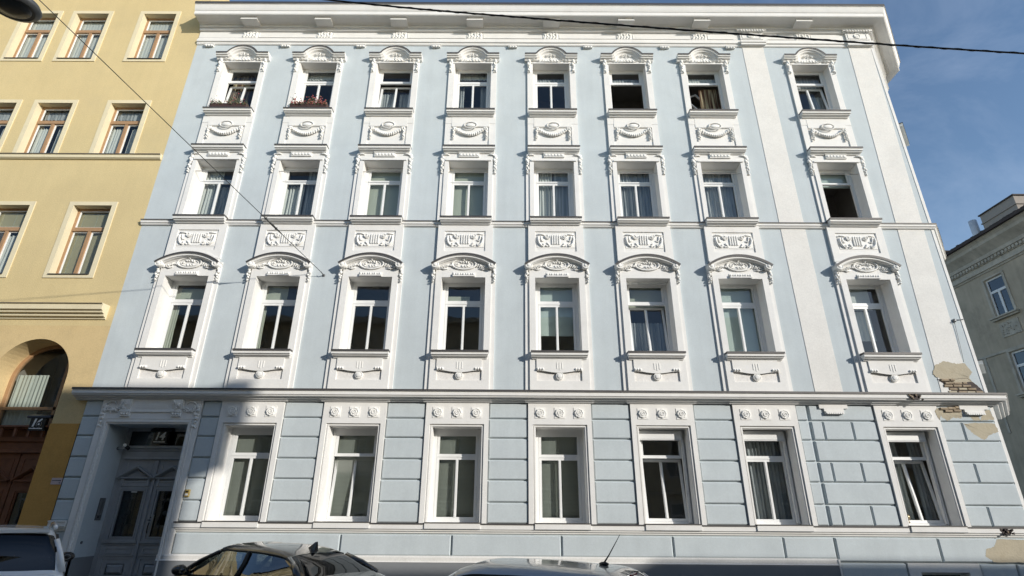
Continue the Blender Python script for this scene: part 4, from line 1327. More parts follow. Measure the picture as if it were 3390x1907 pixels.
def text_mesh(body, size, mat, name, parent, loc, rot=(R(90), 0, 0), shear=0.18, bold=0.03, ext=0.004):
    cu = bpy.data.curves.new(name, 'FONT')
    cu.body = body; cu.size = size; cu.extrude = ext; cu.offset = bold * size; cu.align_x = 'CENTER'; cu.shear = shear
    cu.space_character = 0.95
    tmp = bpy.data.objects.new('tmp', cu)
    COL.objects.link(tmp)
    dg = bpy.context.evaluated_depsgraph_get()
    me = bpy.data.meshes.new_from_object(tmp.evaluated_get(dg))
    bpy.data.objects.remove(tmp)
    me.materials.clear(); me.materials.append(mat)
    o = link(name, me, parent, loc)
    o.rotation_euler = rot
    return o
def number_sign(num, x, y, z, label, wd=0.36, ht=0.30):
    t = tag(empty('house_number_sign', (x, y, z)), label, 'sign', 'house number signs')
    q = MB(); q.box(-wd / 2, wd / 2, -0.05, 0.05, 0, ht, M['black'], 0.01); q.box(-wd / 2 - 0.01, wd / 2 + 0.01, -0.04, 0.04, -0.012, 0.0, M['lampgrey']); q.build('sign_box', t)
    q = MB(); q.slab(-wd / 2 - 0.06, wd / 2 + 0.06, [(0.02, ht + 0.10), (0.10, ht + 0.06), (0.12, ht + 0.01), (0.11, ht + 0.0)], M['black'], y=0.05, k=0.4); q.build('lamp_hood', t)
    text_mesh(num, ht * 0.92, M['sign_white'], 'number', t, (-0.02, -0.058, ht * 0.29))
    q = MB(); r = random.Random(int(num))
    x = -wd * 0.42
    while x < wd * 0.40:
        w_ = r.uniform(0.008, 0.016)
        q.box(x, x + w_, -0.056, -0.05, ht * 0.07, ht * (0.12 + 0.06 * r.random()), M['sign_white'])
        x += w_ + 0.004
    q.build('small_lettering', t)
    return t
number_sign('14', -9.215, 0.60, 3.58, 'black house number sign reading 14 above the grey double door')

t = tag(empty('intercom_panel', (-10.22, 0.38, 1.73)), 'narrow steel intercom panel with rows of bell buttons beside the grey door', 'intercom')
q = MB(); q.box(0, 0.012, 0, 0.20, 0, 0.51, M['steel_dull']); q.build('panel_plate', t)
for k in range(14):
    for j in range(2):
        q = MB() if (k, j) == (0, 0) else None
        if q:
            q.box(0.012, 0.022, 0.0, 0.055, 0, 0.018, M['steel']); b0 = q.build('bell_button', t, (0, 0.03, 0.12)); 
        else:
            again(b0, 'bell_button', t, (0, 0.03 + 0.085 * j, 0.12 + k * 0.026))
q = MB(); q.box(0.012, 0.02, 0.06, 0.11, 0.05, 0.09, M['black']); q.build('camera_eye', t)
t = tag(empty('wall_vent', (-10.22, 0.16, 1.25)), 'small round dark vent low on the left door reveal', 'vent')
q = MB(); q.tube([(0.0, 0, 0), (0.012, 0, 0)], 0.035, M['steel_dull'], 14); q.build('vent_cap', t)
t = tag(empty('security_camera', (-10.22, 0.50, 3.44)), 'small white and black camera on a bracket at the top left of the door recess', 'camera')
q = MB(); q.tube([(0, 0, 0), (0.20, -0.04, 0.0)], 0.012, M['sign_white'], 6); q.tube([(0, 0, 0), (0.012, 0, 0)], 0.035, M['steel_dull'], 8); q.build('bracket', t)
q = MB(); q.tube([(0.16, -0.05, 0.10), (0.30, 0.02, -0.02)], 0.045, M['black'], 8); q.blob(0.21, -0.06, 0.07, 0.05, 0.05, 0.05, M['sign_white'], 8, 6); q.build('camera_body', t)
t = tag(empty('wall_box', (-7.83, -0.058, 2.27)), 'small yellow box on the blue wall between door 14 and the first ground floor window', 'wall box')
q = MB(); q.box(-0.055, 0.055, -0.045, 0, 0, 0.165, M['yelbox'], 0.008); q.build('box_body', t)
q = MB(); q.box(-0.035, 0.03, -0.05, -0.045, 0.03, 0.075, M['sign_white']); q.box(-0.035, 0.03, -0.05, -0.045, 0.10, 0.13, M['black']); q.build('box_labels', t)
t = tag(empty('bronze_ball', (GFX[7] - 0.36, 0.36, 1.80)), 'small shiny ball ornament inside the rightmost ground floor window', 'ornament')
q = MB(); q.blob(0, 0, 0.13, 0.075, 0.07, 0.075, M['orb'], 14, 10); q.tube([(0, 0, 0), (0, 0, 0.07)], [0.05, 0.03], M['orb'], 10); q.build('ball', t)

# ------------------------------------------------------------------ yellow neighbour on the left
YB = tag(empty('yellow_apartment_building', (0, 0, 0)), 'yellow plastered building with brown wooden windows left of the blue building', 'building')
YX0 = -32.0
YXR = BXL
ROWS = [(-12.6, -15.0, -16.8), (-12.6, -15.0, -16.84), (-12.6, -15.06, -16.85)]
YZ = [(16.15, 18.25), (12.21, 14.24), (8.13, 10.38)]
more = [-19.2, -21.6, -24.0, -26.4]
ACX, ACZ, AR = -12.74, 5.20, 1.02
holes = [(c - 0.575, c + 0.575, a, b) for (a, b), row in zip(YZ, ROWS) for c in list(row) + more]
q = MB()
q.plate(YX0, YXR, 6.6, 19.9, 0.0, 0.3, M['yellow'], [h for h in holes], sides=False)
# lower storey with the arched entrance
def arch_wall(q, x0, x1, z0, z1, y, mat, zt):
    pts = arc(ACX, ACZ, AR, 180, 0, 24)
    if zt:
        for i in range(24):
            a, b = pts[i], pts[i + 1]
            q.add([(a[0], y, a[1]), (b[0], y, b[1]), (b[0], y, z1), (a[0], y, z1)], [(0, 1, 2, 3)], mat)
    q.add([(x0, y, z0), (ACX - AR, y, z0), (ACX - AR, y, z1), (x0, y, z1)], [(0, 1, 2, 3)], mat)
    q.add([(ACX + AR, y, z0), (x1, y, z0), (x1, y, z1), (ACX + AR, y, z1)], [(0, 1, 2, 3)], mat)
arch_wall(q, YX0, YXR, 3.98, ACZ, 0.0, M['yellow_low'], False)
arch_wall(q, YX0, YXR, ACZ, 6.60, 0.0, M['yellow_low'], True)
q.add([(YX0, 14, 0), (YXR, 14, 0), (YXR, 14, 20), (YX0, 14, 20)], [(0, 1, 2, 3)], M['yellow'])
q.add([(YX0, 0, 0), (YX0, 14, 0), (YX0, 14, 20), (YX0, 0, 20)], [(0, 1, 2, 3)], M['yellow'])
q.add([(YXR - 0.005, 0, 17.4), (YXR - 0.005, 14, 17.4), (YXR - 0.005, 14, 19.9), (YXR - 0.005, 0, 19.9)], [(0, 1, 2, 3)], M['yellow'])
q.build('wall', YB)
q = MB()
arch_wall(q, YX0, YXR, 0.0, 3.98, -0.035, M['ochre'], False)
q.add([(ACX + AR, -0.035, 0), (ACX + AR, 0.6, 0), (ACX + AR, 0.6, 3.98), (ACX + AR, -0.035, 3.98)], [(0, 1, 2, 3)], M['ochre'])
q.add([(ACX - AR, -0.035, 0), (ACX - AR, 0.6, 0), (ACX - AR, 0.6, 3.98), (ACX - AR, -0.035, 3.98)], [(0, 1, 2, 3)], M['ochre'])
q.add([(YX0, -0.035, 3.98), (ACX - AR, -0.035, 3.98), (ACX - AR, 0, 3.98), (YX0, 0, 3.98)], [(0, 1, 2, 3)], M['ochre'])
q.add([(ACX + AR, -0.035, 3.98), (YXR, -0.035, 3.98), (YXR, 0, 3.98), (ACX + AR, 0, 3.98)], [(0, 1, 2, 3)], M['ochre'])
q.build('ochre_base', YB)
q = MB()
pts = [(ACX - AR, 3.98)] + arc(ACX, ACZ, AR, 180, 0, 28) + [(ACX + AR, 3.98)]
for a, b in zip(pts, pts[1:]):
    q.add([(a[0], 0, a[1]), (b[0], 0, b[1]), (b[0], 0.62, b[1]), (a[0], 0.62, a[1])], [(0, 1, 2, 3)], M['yellow_low'])
q.build('arch_reveal', YB)
q = MB()
q.add([(YX0, -0.8, 19.9), (YXR, -0.8, 19.9), (YXR, 5, 20.4), (YX0, 5, 20.4)], [(0, 1, 2, 3)], M['tiles'])
q.add([(YX0, 5, 20.4), (YXR, 5, 20.4), (YXR, 14.5, 19.9), (YX0, 14.5, 19.9)], [(0, 1, 2, 3)], M['tiles'])
q.add([(YXR, -0.8, 19.9), (YXR, 14.5, 19.9), (YXR, 5, 20.4)], [(0, 1, 2)], M['yellow'])
q.build('roof', YB)
q = MB(); q.sweep_plan([(YX0, 0), (YXR, 0)], [(0.0, 19.9), (0.45, 19.88), (0.42, 19.75), (0.3, 19.6), (0.1, 19.4), (0.05, 19.3), (0, 19.28)], M['yellow_trim']); q.build('cornice', YB)
q = MB(); q.sweep_plan([(YX0, 0), (YXR - 0.02, 0)], [(0.0, 12.215), (0.11, 12.20), (0.11, 12.17), (0.085, 12.165), (0.085, 12.07), (0.04, 12.03), (0.0, 12.02)], [M['zinc'], M['zinc']] + [M['yellow_trim']] * 4); q.build('string_course', YB)
q = MB(); q.sweep_plan([(YX0, 0), (-11.16, 0)], [(0.0, 7.18), (0.30, 7.16), (0.30, 7.14), (0.27, 7.135), (0.27, 6.99), (0.21, 6.97), (0.20, 6.92), (0.13, 6.90), (0.12, 6.84), (0.05, 6.82), (0.04, 6.78), (0.0, 6.77)], [M['zinc'], M['zinc']] + [M['yellow_trim']] * 9)
q.build('belt_cornice', YB)
def ywin(c, z0, z1, low, seed, kind):
    sur = shared(('ysur', round(z1 - z0, 2), low), lambda: (lambda s: (s.plate(-0.715, 0.715, 0 if not low else -0.115, z1 - z0 + 0.125, -0.025, 0, M['yellow_trim'], [(-0.575, 0.575, 0.0, z1 - z0, 0.24, M['yellow_trim'])]), s)[1])(MB()), 'window_surround', YB, (c, 0, z0))
    h = z1 - z0
    def fr():
        s = MB(); W = M['wood']
        s.ring(-0.575, 0.575, 0, h, 0.07, 0.19, 0.25, W, 0.06)
        zt = h * 0.655
        s.box(-0.505, 0.505, 0.155, 0.245, zt, zt + 0.12, W)
        s.box(-0.045, 0.045, 0.165, 0.245, 0.06, zt, W)
        for a, b, c_, d in ((-0.505, -0.045, 0.06, zt), (0.045, 0.505, 0.06, zt), (-0.505, 0.505, zt + 0.12, h - 0.07)):
            s.ring(a, b, c_, d, 0.035, 0.21, 0.24, M['sign_white'])
        s.box(-0.575, 0.575, -0.06, 0.19, -0.018, 0.0, M['zinc'])
        return s
    W = shared(('yfr', round(h, 2)), fr, 'window', YB, (c, 0, z0))
    def pn(a, b, d, e):
        s = MB(); s.add([(a, 0.224, d), (b, 0.224, d), (b, 0.224, e), (a, 0.224, e)], [(0, 1, 2, 3)], M['glass']); return s
    zt = h * 0.655
    shared(('yp0', round(h, 2)), lambda: pn(-0.49, 0.49, zt + 0.13, h - 0.08), 'pane', W, (0, 0, 0))
    shared(('yp1', round(h, 2)), lambda: pn(-0.49, -0.06, 0.07, zt), 'pane', W, (0, 0, 0))
    shared(('yp2', round(h, 2)), lambda: pn(0.06, 0.49, 0.07, zt), 'pane', W, (0, 0, 0))
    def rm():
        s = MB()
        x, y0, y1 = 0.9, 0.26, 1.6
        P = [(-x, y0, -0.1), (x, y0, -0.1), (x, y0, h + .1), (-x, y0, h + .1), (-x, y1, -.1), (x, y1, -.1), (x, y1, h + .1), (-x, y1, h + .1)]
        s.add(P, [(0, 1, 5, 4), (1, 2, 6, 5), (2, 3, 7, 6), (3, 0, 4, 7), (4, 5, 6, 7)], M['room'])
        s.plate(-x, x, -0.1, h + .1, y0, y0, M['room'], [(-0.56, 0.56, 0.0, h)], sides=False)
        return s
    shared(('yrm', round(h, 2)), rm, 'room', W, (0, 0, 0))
    if kind == 'white':
        curtain_mesh(-0.53, 0.53, 0.03, h - 0.03, M['cur_white'], 0.006, 10, seed).build('curtain', W, (0, 0.31, 0))
    elif kind == 'part':
        curtain_mesh(-0.53, -0.1, 0.03, h * 0.62, M['cur_white'], 0.03, 5, seed).build('curtain', W, (0, 0.33, 0))
        curtain_mesh(0.12, 0.45, 0.03, h * 0.62, M['cur_white'], 0.03, 4, seed + 1).build('curtain', W, (0, 0.33, 0))
        curtain_mesh(-0.53, 0.53, h * 0.80, h - 0.03, M['cur_grey'], 0.01, 9, seed).build('curtain', W, (0, 0.35, 0))
    else:
        blind_mesh(-0.52, 0.52, 0.05 if kind == 'blind' else h * 0.64, h - 0.05, M['blind_beige'], 0.045).build('blind', W, (0, 0.30, 0))
        if kind == 'half':
            curtain_mesh(-0.1, 0.45, 0.03, h * 0.62, M['cur_white'], 0.03, 5, seed).build('curtain', W, (0, 0.33, 0))
kinds = [('white', 'white', 'white'), ('part', 'part', 'part'), ('blind', 'half', 'blind')]
for ri, ((a, b), row) in enumerate(zip(YZ, ROWS)):
    for k, c in enumerate(list(row) + more):
        ywin(c, a, b, ri != 1, ri * 10 + k, kinds[ri][k] if k < 3 else 'white')
# entrance: fanlight, transom shelf, dark wooden door
EY = 0.60
q = MB(); W_ = M['door_wood']
pts = [(ACX - AR, 3.9)] + arc(ACX, ACZ, AR, 180, 0, 28) + [(ACX + AR, 3.9)]
ins = [(ACX - AR + 0.09, 3.9)] + arc(ACX, ACZ, AR - 0.09, 180, 0, 28) + [(ACX + AR - 0.09, 3.9)]
for i in range(len(pts) - 1):
    a, b, c_, d = pts[i], pts[i + 1], ins[i + 1], ins[i]
    q.add([(p[0], EY, p[1]) for p in (a, b, c_, d)], [(0, 3, 2, 1)], M['wood'])
    q.add([(d[0], EY, d[1]), (c_[0], EY, c_[1]), (c_[0], EY + 0.08, c_[1]), (d[0], EY + 0.08, d[1])], [(0, 1, 2, 3)], M['wood'])
q.box(ACX - AR + 0.09, ACX + AR - 0.09, EY, EY + 0.07, 4.42, 4.50, M['wood'])
q.box(ACX + 0.42, ACX + 0.50, EY, EY + 0.07, 3.9, 5.9, M['wood'])
q.build('fanlight_frame', YB)
q = MB(); q.poly([(ACX - AR + 0.05, 3.9)] + [(ACX + AR - 0.05, 3.9)] + arc(ACX, ACZ, AR - 0.05, 0, 180, 20), EY + 0.04, EY + 0.041, M['glass']); q.build('fanlight_pane', YB)
curtain_mesh(ACX - 0.95, ACX - 0.1, 3.95, 5.4, M['blind'], 0.03, 8, 77).build('curtain', YB, (0, EY + 0.16, 0))
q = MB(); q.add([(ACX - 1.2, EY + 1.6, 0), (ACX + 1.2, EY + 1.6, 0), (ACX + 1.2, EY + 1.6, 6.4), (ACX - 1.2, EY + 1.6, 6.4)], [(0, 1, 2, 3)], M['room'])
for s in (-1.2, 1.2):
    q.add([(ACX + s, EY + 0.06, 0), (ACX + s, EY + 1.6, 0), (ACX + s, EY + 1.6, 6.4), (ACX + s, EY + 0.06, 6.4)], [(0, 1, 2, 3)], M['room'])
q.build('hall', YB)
q = MB()
q.slab(ACX - 0.92, ACX + 0.92, [(0.30, 3.98), (0.30, 3.94), (0.22, 3.93), (0.20, 3.90)], W_, y=EY, k=0.0)
for k in range(5):
    q.box(ACX - 0.9 + k * 0.36, ACX - 0.84 + k * 0.36, EY - 0.26, EY - 0.22, 3.70, 3.93, W_)
q.slab(ACX - 0.95, ACX + 0.95, [(0.14, 3.70), (0.12, 3.60), (0.06, 3.57), (0.04, 3.40), (0.09, 3.38), (0.09, 3.32), (0.0, 3.30)], W_, y=EY, k=0.0)
q.box(ACX - AR, ACX + AR, EY, EY + 0.1, 3.30, 3.90, W_)
q.build('door_entablature', YB)
for s in (-1, 1):
    q = MB()
    cx = ACX + s * 0.48
    q.plate(cx - 0.46, cx + 0.46, 0.1, 3.30, EY, EY + 0.05, W_, [(cx - 0.26, cx + 0.26, 1.1, 2.35, EY + 0.05, W_)])
    q.ring(cx - 0.34, cx + 0.34, 1.02, 2.43, 0.04, EY - 0.03, EY, W_)
    q.slab(cx - 0.38, cx + 0.38, [(0.08, 2.66), (0.08, 2.62), (0.03, 2.60), (0.02, 2.52)], W_, y=EY, k=0.2)
    q.sweep_front([(cx - 0.44, 2.66), (cx, 2.98), (cx + 0.44, 2.66)], [(0.0, 0.0), (0.12, 0.0), (0.12, -0.03), (0.06, -0.06), (0.0, -0.07)], W_, y=EY)
    q.ring(cx - 0.36, cx + 0.36, 2.75, 3.2, 0.03, EY - 0.02, EY, W_)
    q.build('door_leaf', YB)
    q = MB(); q.box(cx - 0.27, cx + 0.27, EY + 0.03, EY + 0.035, 1.08, 2.37, M['glass_dark']); q.build('door_pane', YB)
number_sign('16', -12.30, 0.30, 3.86, 'black house number sign reading 16 over the brown arched entrance of the yellow building', 0.40, 0.30)
t = tag(empty('notice_plate', (-11.10, -0.037, 2.53)), 'small faded pinkish notice plate on the ochre base of the yellow building', 'sign')
q = MB(); q.box(-0.13, 0.13, -0.008, 0, 0, 0.15, M['pinkpaper']); q.build('plate', t)
q = MB(); q.box(-0.11, 0.11, -0.011, -0.008, 0.083, 0.097, M['black']); q.box(0.07, 0.10, -0.011, -0.008, 0.03, 0.045, M['black']); q.build('print_lines', t)

# ------------------------------------------------------------------ weathered house across the side street
WB = tag(empty('weathered_apartment_building', (26.0, 0, 0)), 'weathered grey brown building with peeling plaster behind the right corner', 'building')
# wall plane faces -X; local u = world Y, everything built at x = 0
def fx(mb, u0, u1, z0, z1, d0, d1, mat, ch=0):
    mb.box(-d0, -d1, u0, u1, z0, z1, mat) if d0 < d1 else mb.box(-d0, -d1, u0, u1, z0, z1, mat)
BY0, BY1 = -3.5, 50.0
wins = []
for u in (-1.0, 3.3, 7.6, 11.9 + 1.0, 17.3, 21.6, 25.9, 30.2, 34.5, 38.8):
    wins.append((u, 11.85, 13.93)); wins.append((u, 7.78, 9.88)); wins.append((u, 3.9, 6.0))
q = MB()
us = sorted({BY0, BY1, *[u - 0.56 for u, a, b in wins], *[u + 0.56 for u, a, b in wins]})
zs = sorted({0.0, 15.3, *[a for u, a, b in wins], *[b for u, a, b in wins]})
for i in range(len(us) - 1):
    for j in range(len(zs) - 1):
        cu, cz = (us[i] + us[i + 1]) / 2, (zs[j] + zs[j + 1]) / 2
        if any(u - 0.56 < cu < u + 0.56 and a < cz < b for u, a, b in wins):
            continue
        q.add([(0, us[i + 1], zs[j]), (0, us[i], zs[j]), (0, us[i], zs[j + 1]), (0, us[i + 1], zs[j + 1])], [(0, 1, 2, 3)], M['drab'])
q.add([(0, BY0, 0), (14, BY0, 0), (14, BY0, 15.3), (0, BY0, 15.3)], [(0, 1, 2, 3)], M['drab'])
q.add([(0, BY1, 0), (14, BY1, 0), (14, BY1, 15.3), (0, BY1, 15.3)], [(0, 1, 2, 3)], M['drab'])
q.build('wall', WB)
q = MB()
for a, b in ((0, 1),):
    q.sweep_plan([(0, BY1), (0, BY0), (14, BY0)], [(0.0, 16.0), (0.75, 15.98), (0.72, 15.88), (0.62, 15.75), (0.60, 15.6), (0.35, 15.35), (0.22, 15.2), (0.20, 15.02), (0.12, 15.0), (0.12, 14.80), (0.05, 14.78), (0.05, 14.52), (0.14, 14.50), (0.14, 14.44), (0.07, 14.42), (0.05, 14.34), (0, 14.33)], M['drab_trim'])
q.build('cornice', WB)
q = MB()
q.box(-0.19, -0.05, 0, 0.13, 14.83, 14.98, M['drab_trim'])
d0 = q.build('dentil', WB, (0, 5, 0))
for k in range(140):
    again(d0, 'dentil', WB, (0, 5.22 + k * 0.22, 0))
q = MB()
q.add([(-0.8, BY0 - .6, 16.0), (-0.8, BY1, 16.0), (4.5, BY1, 18.3), (4.5, BY0 + 3, 18.3)], [(0, 1, 2, 3)], M['tiles'])
q.add([(-0.8, BY0 - .6, 16.0), (15, BY0 - .6, 16.0), (10, BY0 + 3, 18.3), (4.5, BY0 + 3, 18.3)], [(0, 1, 2, 3)], M['tiles'])
q.add([(4.5, BY0 + 3, 18.3), (10, BY0 + 3, 18.3), (10, BY1, 18.3), (4.5, BY1, 18.3)], [(0, 1, 2, 3)], M['tiles'])
q.box(-0.92, -0.78, BY0 - .6, BY1, 15.93, 16.06, M['tiles'])
r = random.Random(4)
for k in range(160):
    u = 2 + k * 0.21
    q.box(-0.86, -0.5, u, u + 0.17, 16.02, 16.12 + r.uniform(0, 0.05), M['tiles'])
q.build('roof', WB)
def chimney(u0, u1, z1, x0, label_pipe=False):
    q = MB()
    q.box(x0, x0 + 1.1, u0, u1, 15.5, z1, M['chim'])
    q.box(x0 - 0.06, x0 + 1.16, u0 - 0.06, u1 + 0.06, z1, z1 + 0.07, M['tiles'])
    q.box(x0 - 0.05, x0 + 1.15, u0 - 0.05, u1 + 0.05, z1 - 0.52, z1 - 0.46, M['chim'])
    q.build('chimney', WB)
chimney(10.7, 12.9, 17.75, 0.55); chimney(16.6, 18.6, 17.35, 0.55)
q = MB(); q.tube([(0.45, 13.35, 15.8), (0.45, 13.35, 17.7)], 0.2, M['flue'], 16); q.build('flue_pipe', WB)
def bwin(u, z0, z1):
    h = z1 - z0
    def fr():
        s = MB()
        for a, b, c_, d in ((-0.56, 0.56, h - 0.08, h), (-0.56, 0.56, 0, 0.08), (-0.56, -0.48, 0.08, h - 0.08), (0.48, 0.56, 0.08, h - 0.08), (-0.48, 0.48, h * 0.62, h * 0.62 + 0.13), (-0.06, 0.06, 0.08, h * 0.62)):
            s.box(0.06, 0.13, a, b, c_, d, M['pvc'])
        for a in (-0.56, 0.56):
            s.add([(0, a, 0), (0.2, a, 0), (0.2, a, h), (0, a, h)], [(0, 1, 2, 3)], M['drab_trim'])
        s.add([(0, -0.56, h), (0.2, -0.56, h), (0.2, 0.56, h), (0, 0.56, h)], [(0, 1, 2, 3)], M['drab_trim'])
        return s
    W = shared(('bfr', round(h, 2)), fr, 'window', WB, (0, u, z0))
    for nm, a, b, c_, d in (('t', -0.48, 0.48, h * 0.62 + 0.13, h - 0.08), ('l', -0.48, -0.06, 0.08, h * 0.62), ('r', 0.06, 0.48, 0.08, h * 0.62)):
        shared(('bp' + nm, round(h, 2)), lambda: (lambda s: (s.box(0.10, 0.104, a, b, c_, d, M['glass_dark']), s)[1])(MB()), 'pane', W, (0, 0, 0))
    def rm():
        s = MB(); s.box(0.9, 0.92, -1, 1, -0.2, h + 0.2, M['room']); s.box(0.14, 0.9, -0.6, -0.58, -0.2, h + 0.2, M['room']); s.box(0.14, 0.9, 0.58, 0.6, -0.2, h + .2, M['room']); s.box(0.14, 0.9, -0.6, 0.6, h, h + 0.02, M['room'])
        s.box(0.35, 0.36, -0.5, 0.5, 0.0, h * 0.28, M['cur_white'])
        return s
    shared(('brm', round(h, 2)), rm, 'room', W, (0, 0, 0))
    def sl():
        s = MB()
        s.box(-0.22, 0, -0.85, 0.85, -0.10, -0.02, M['drab_trim']); s.box(-0.14, 0, -0.80, 0.80, -0.2, -0.10, M['drab_trim'])
        s.box(-0.05, 0, -0.72, -0.58, 0, h + 0.12, M['drab_trim']); s.box(-0.05, 0, 0.58, 0.72, 0, h + 0.12, M['drab_trim']); s.box(-0.06, 0, -0.72, 0.72, h + 0.03, h + 0.12, M['drab_trim'])
        s.box(-0.04, 0, -0.58, 0.58, -1.15, -0.38, M['drab_trim'])
        rr_ = random.Random(2)
        for k in range(24):
            u_, z_ = rr_.uniform(-0.5, 0.5), rr_.uniform(-1.08, -0.46)
            s.tube([(-0.05, u_, z_), (-0.06, u_ + rr_.uniform(-0.1, 0.1), z_ + rr_.uniform(-0.08, 0.08))], 0.02, M['drab_trim'], 5)
        return s
    shared(('bsl', round(h, 2)), sl, 'window_sill', WB, (0, u, z0))
for u, a, b in wins:
    bwin(u, a, b)
q = MB()
q.box(-0.05, 0, BY0, BY1, 9.98, 10.10, M['drab_trim'])
for u in (14.95, 10.3, 9.2):
    q.box(-0.04, 0, u, u + 0.14, 6.0, 9.98, M['drab_trim'])
q.build('string_course', WB)

# ------------------------------------------------------------------ opposite side of the street (behind the camera, throws the low shadows)
OB = tag(empty('opposite_building', (0, -17.2, 0)), 'cream yellow building on the near side of the street opposite the blue building', 'building')
def opp(x0, x1, zt):
    q = MB()
    q.box(x0, x1, -13.5, 0.0, 0, zt, M['opp'])
    q.box(x0 - 0.05, x1 + 0.05, -13.55, 0.45, zt, zt + 0.35, M['opp_trim'])
    q.build('wall', OB)
    q = MB()
    for z in (1.2, 4.6, 8.0, 11.4, 14.6):
        if z + 2.2 > zt: break
        x = x0 + 1.3
        while x < x1 - 1.2:
            q.ring(x - 0.15, x + 1.25, z - 0.15, z + 2.15, 0.15, 0.0, 0.06, M['opp_trim'])
            q.box(x, x + 1.1, 0.005, 0.02, z, z + 2.0, M['glass_dark'])
            q.ring(x, x + 1.1, z, z + 2.0, 0.07, 0.02, 0.05, M['pvc'])
            q.box(x + 0.52, x + 0.58, 0.02, 0.045, z, z + 1.3, M['pvc']); q.box(x, x + 1.1, 0.02, 0.045, z + 1.3, z + 1.4, M['pvc'])
            x += 2.6
        q.box(x0, x1, 0, 0.1, z - 0.9, z - 0.75, M['opp_trim'])
    q.build('window_rows', OB)
opp(-60.0, 13.4, 12.75)
q = MB(); q.box(13.4, 13.95, -6, 0.42, 11.25, 13.3, M['opp_trim']); q.build('shadow_block', OB)  # unseen block added so the shadow's right edge slants on the facade
opp(13.45, 24.0, 8.5)
opp(24.05, 70.0, 8.8)
CARP = {'silver': (1.88, -7.97, 68), 'black': (-2.4, -4.42, 60), 'suv': (-7.4, -5.4, 40)}
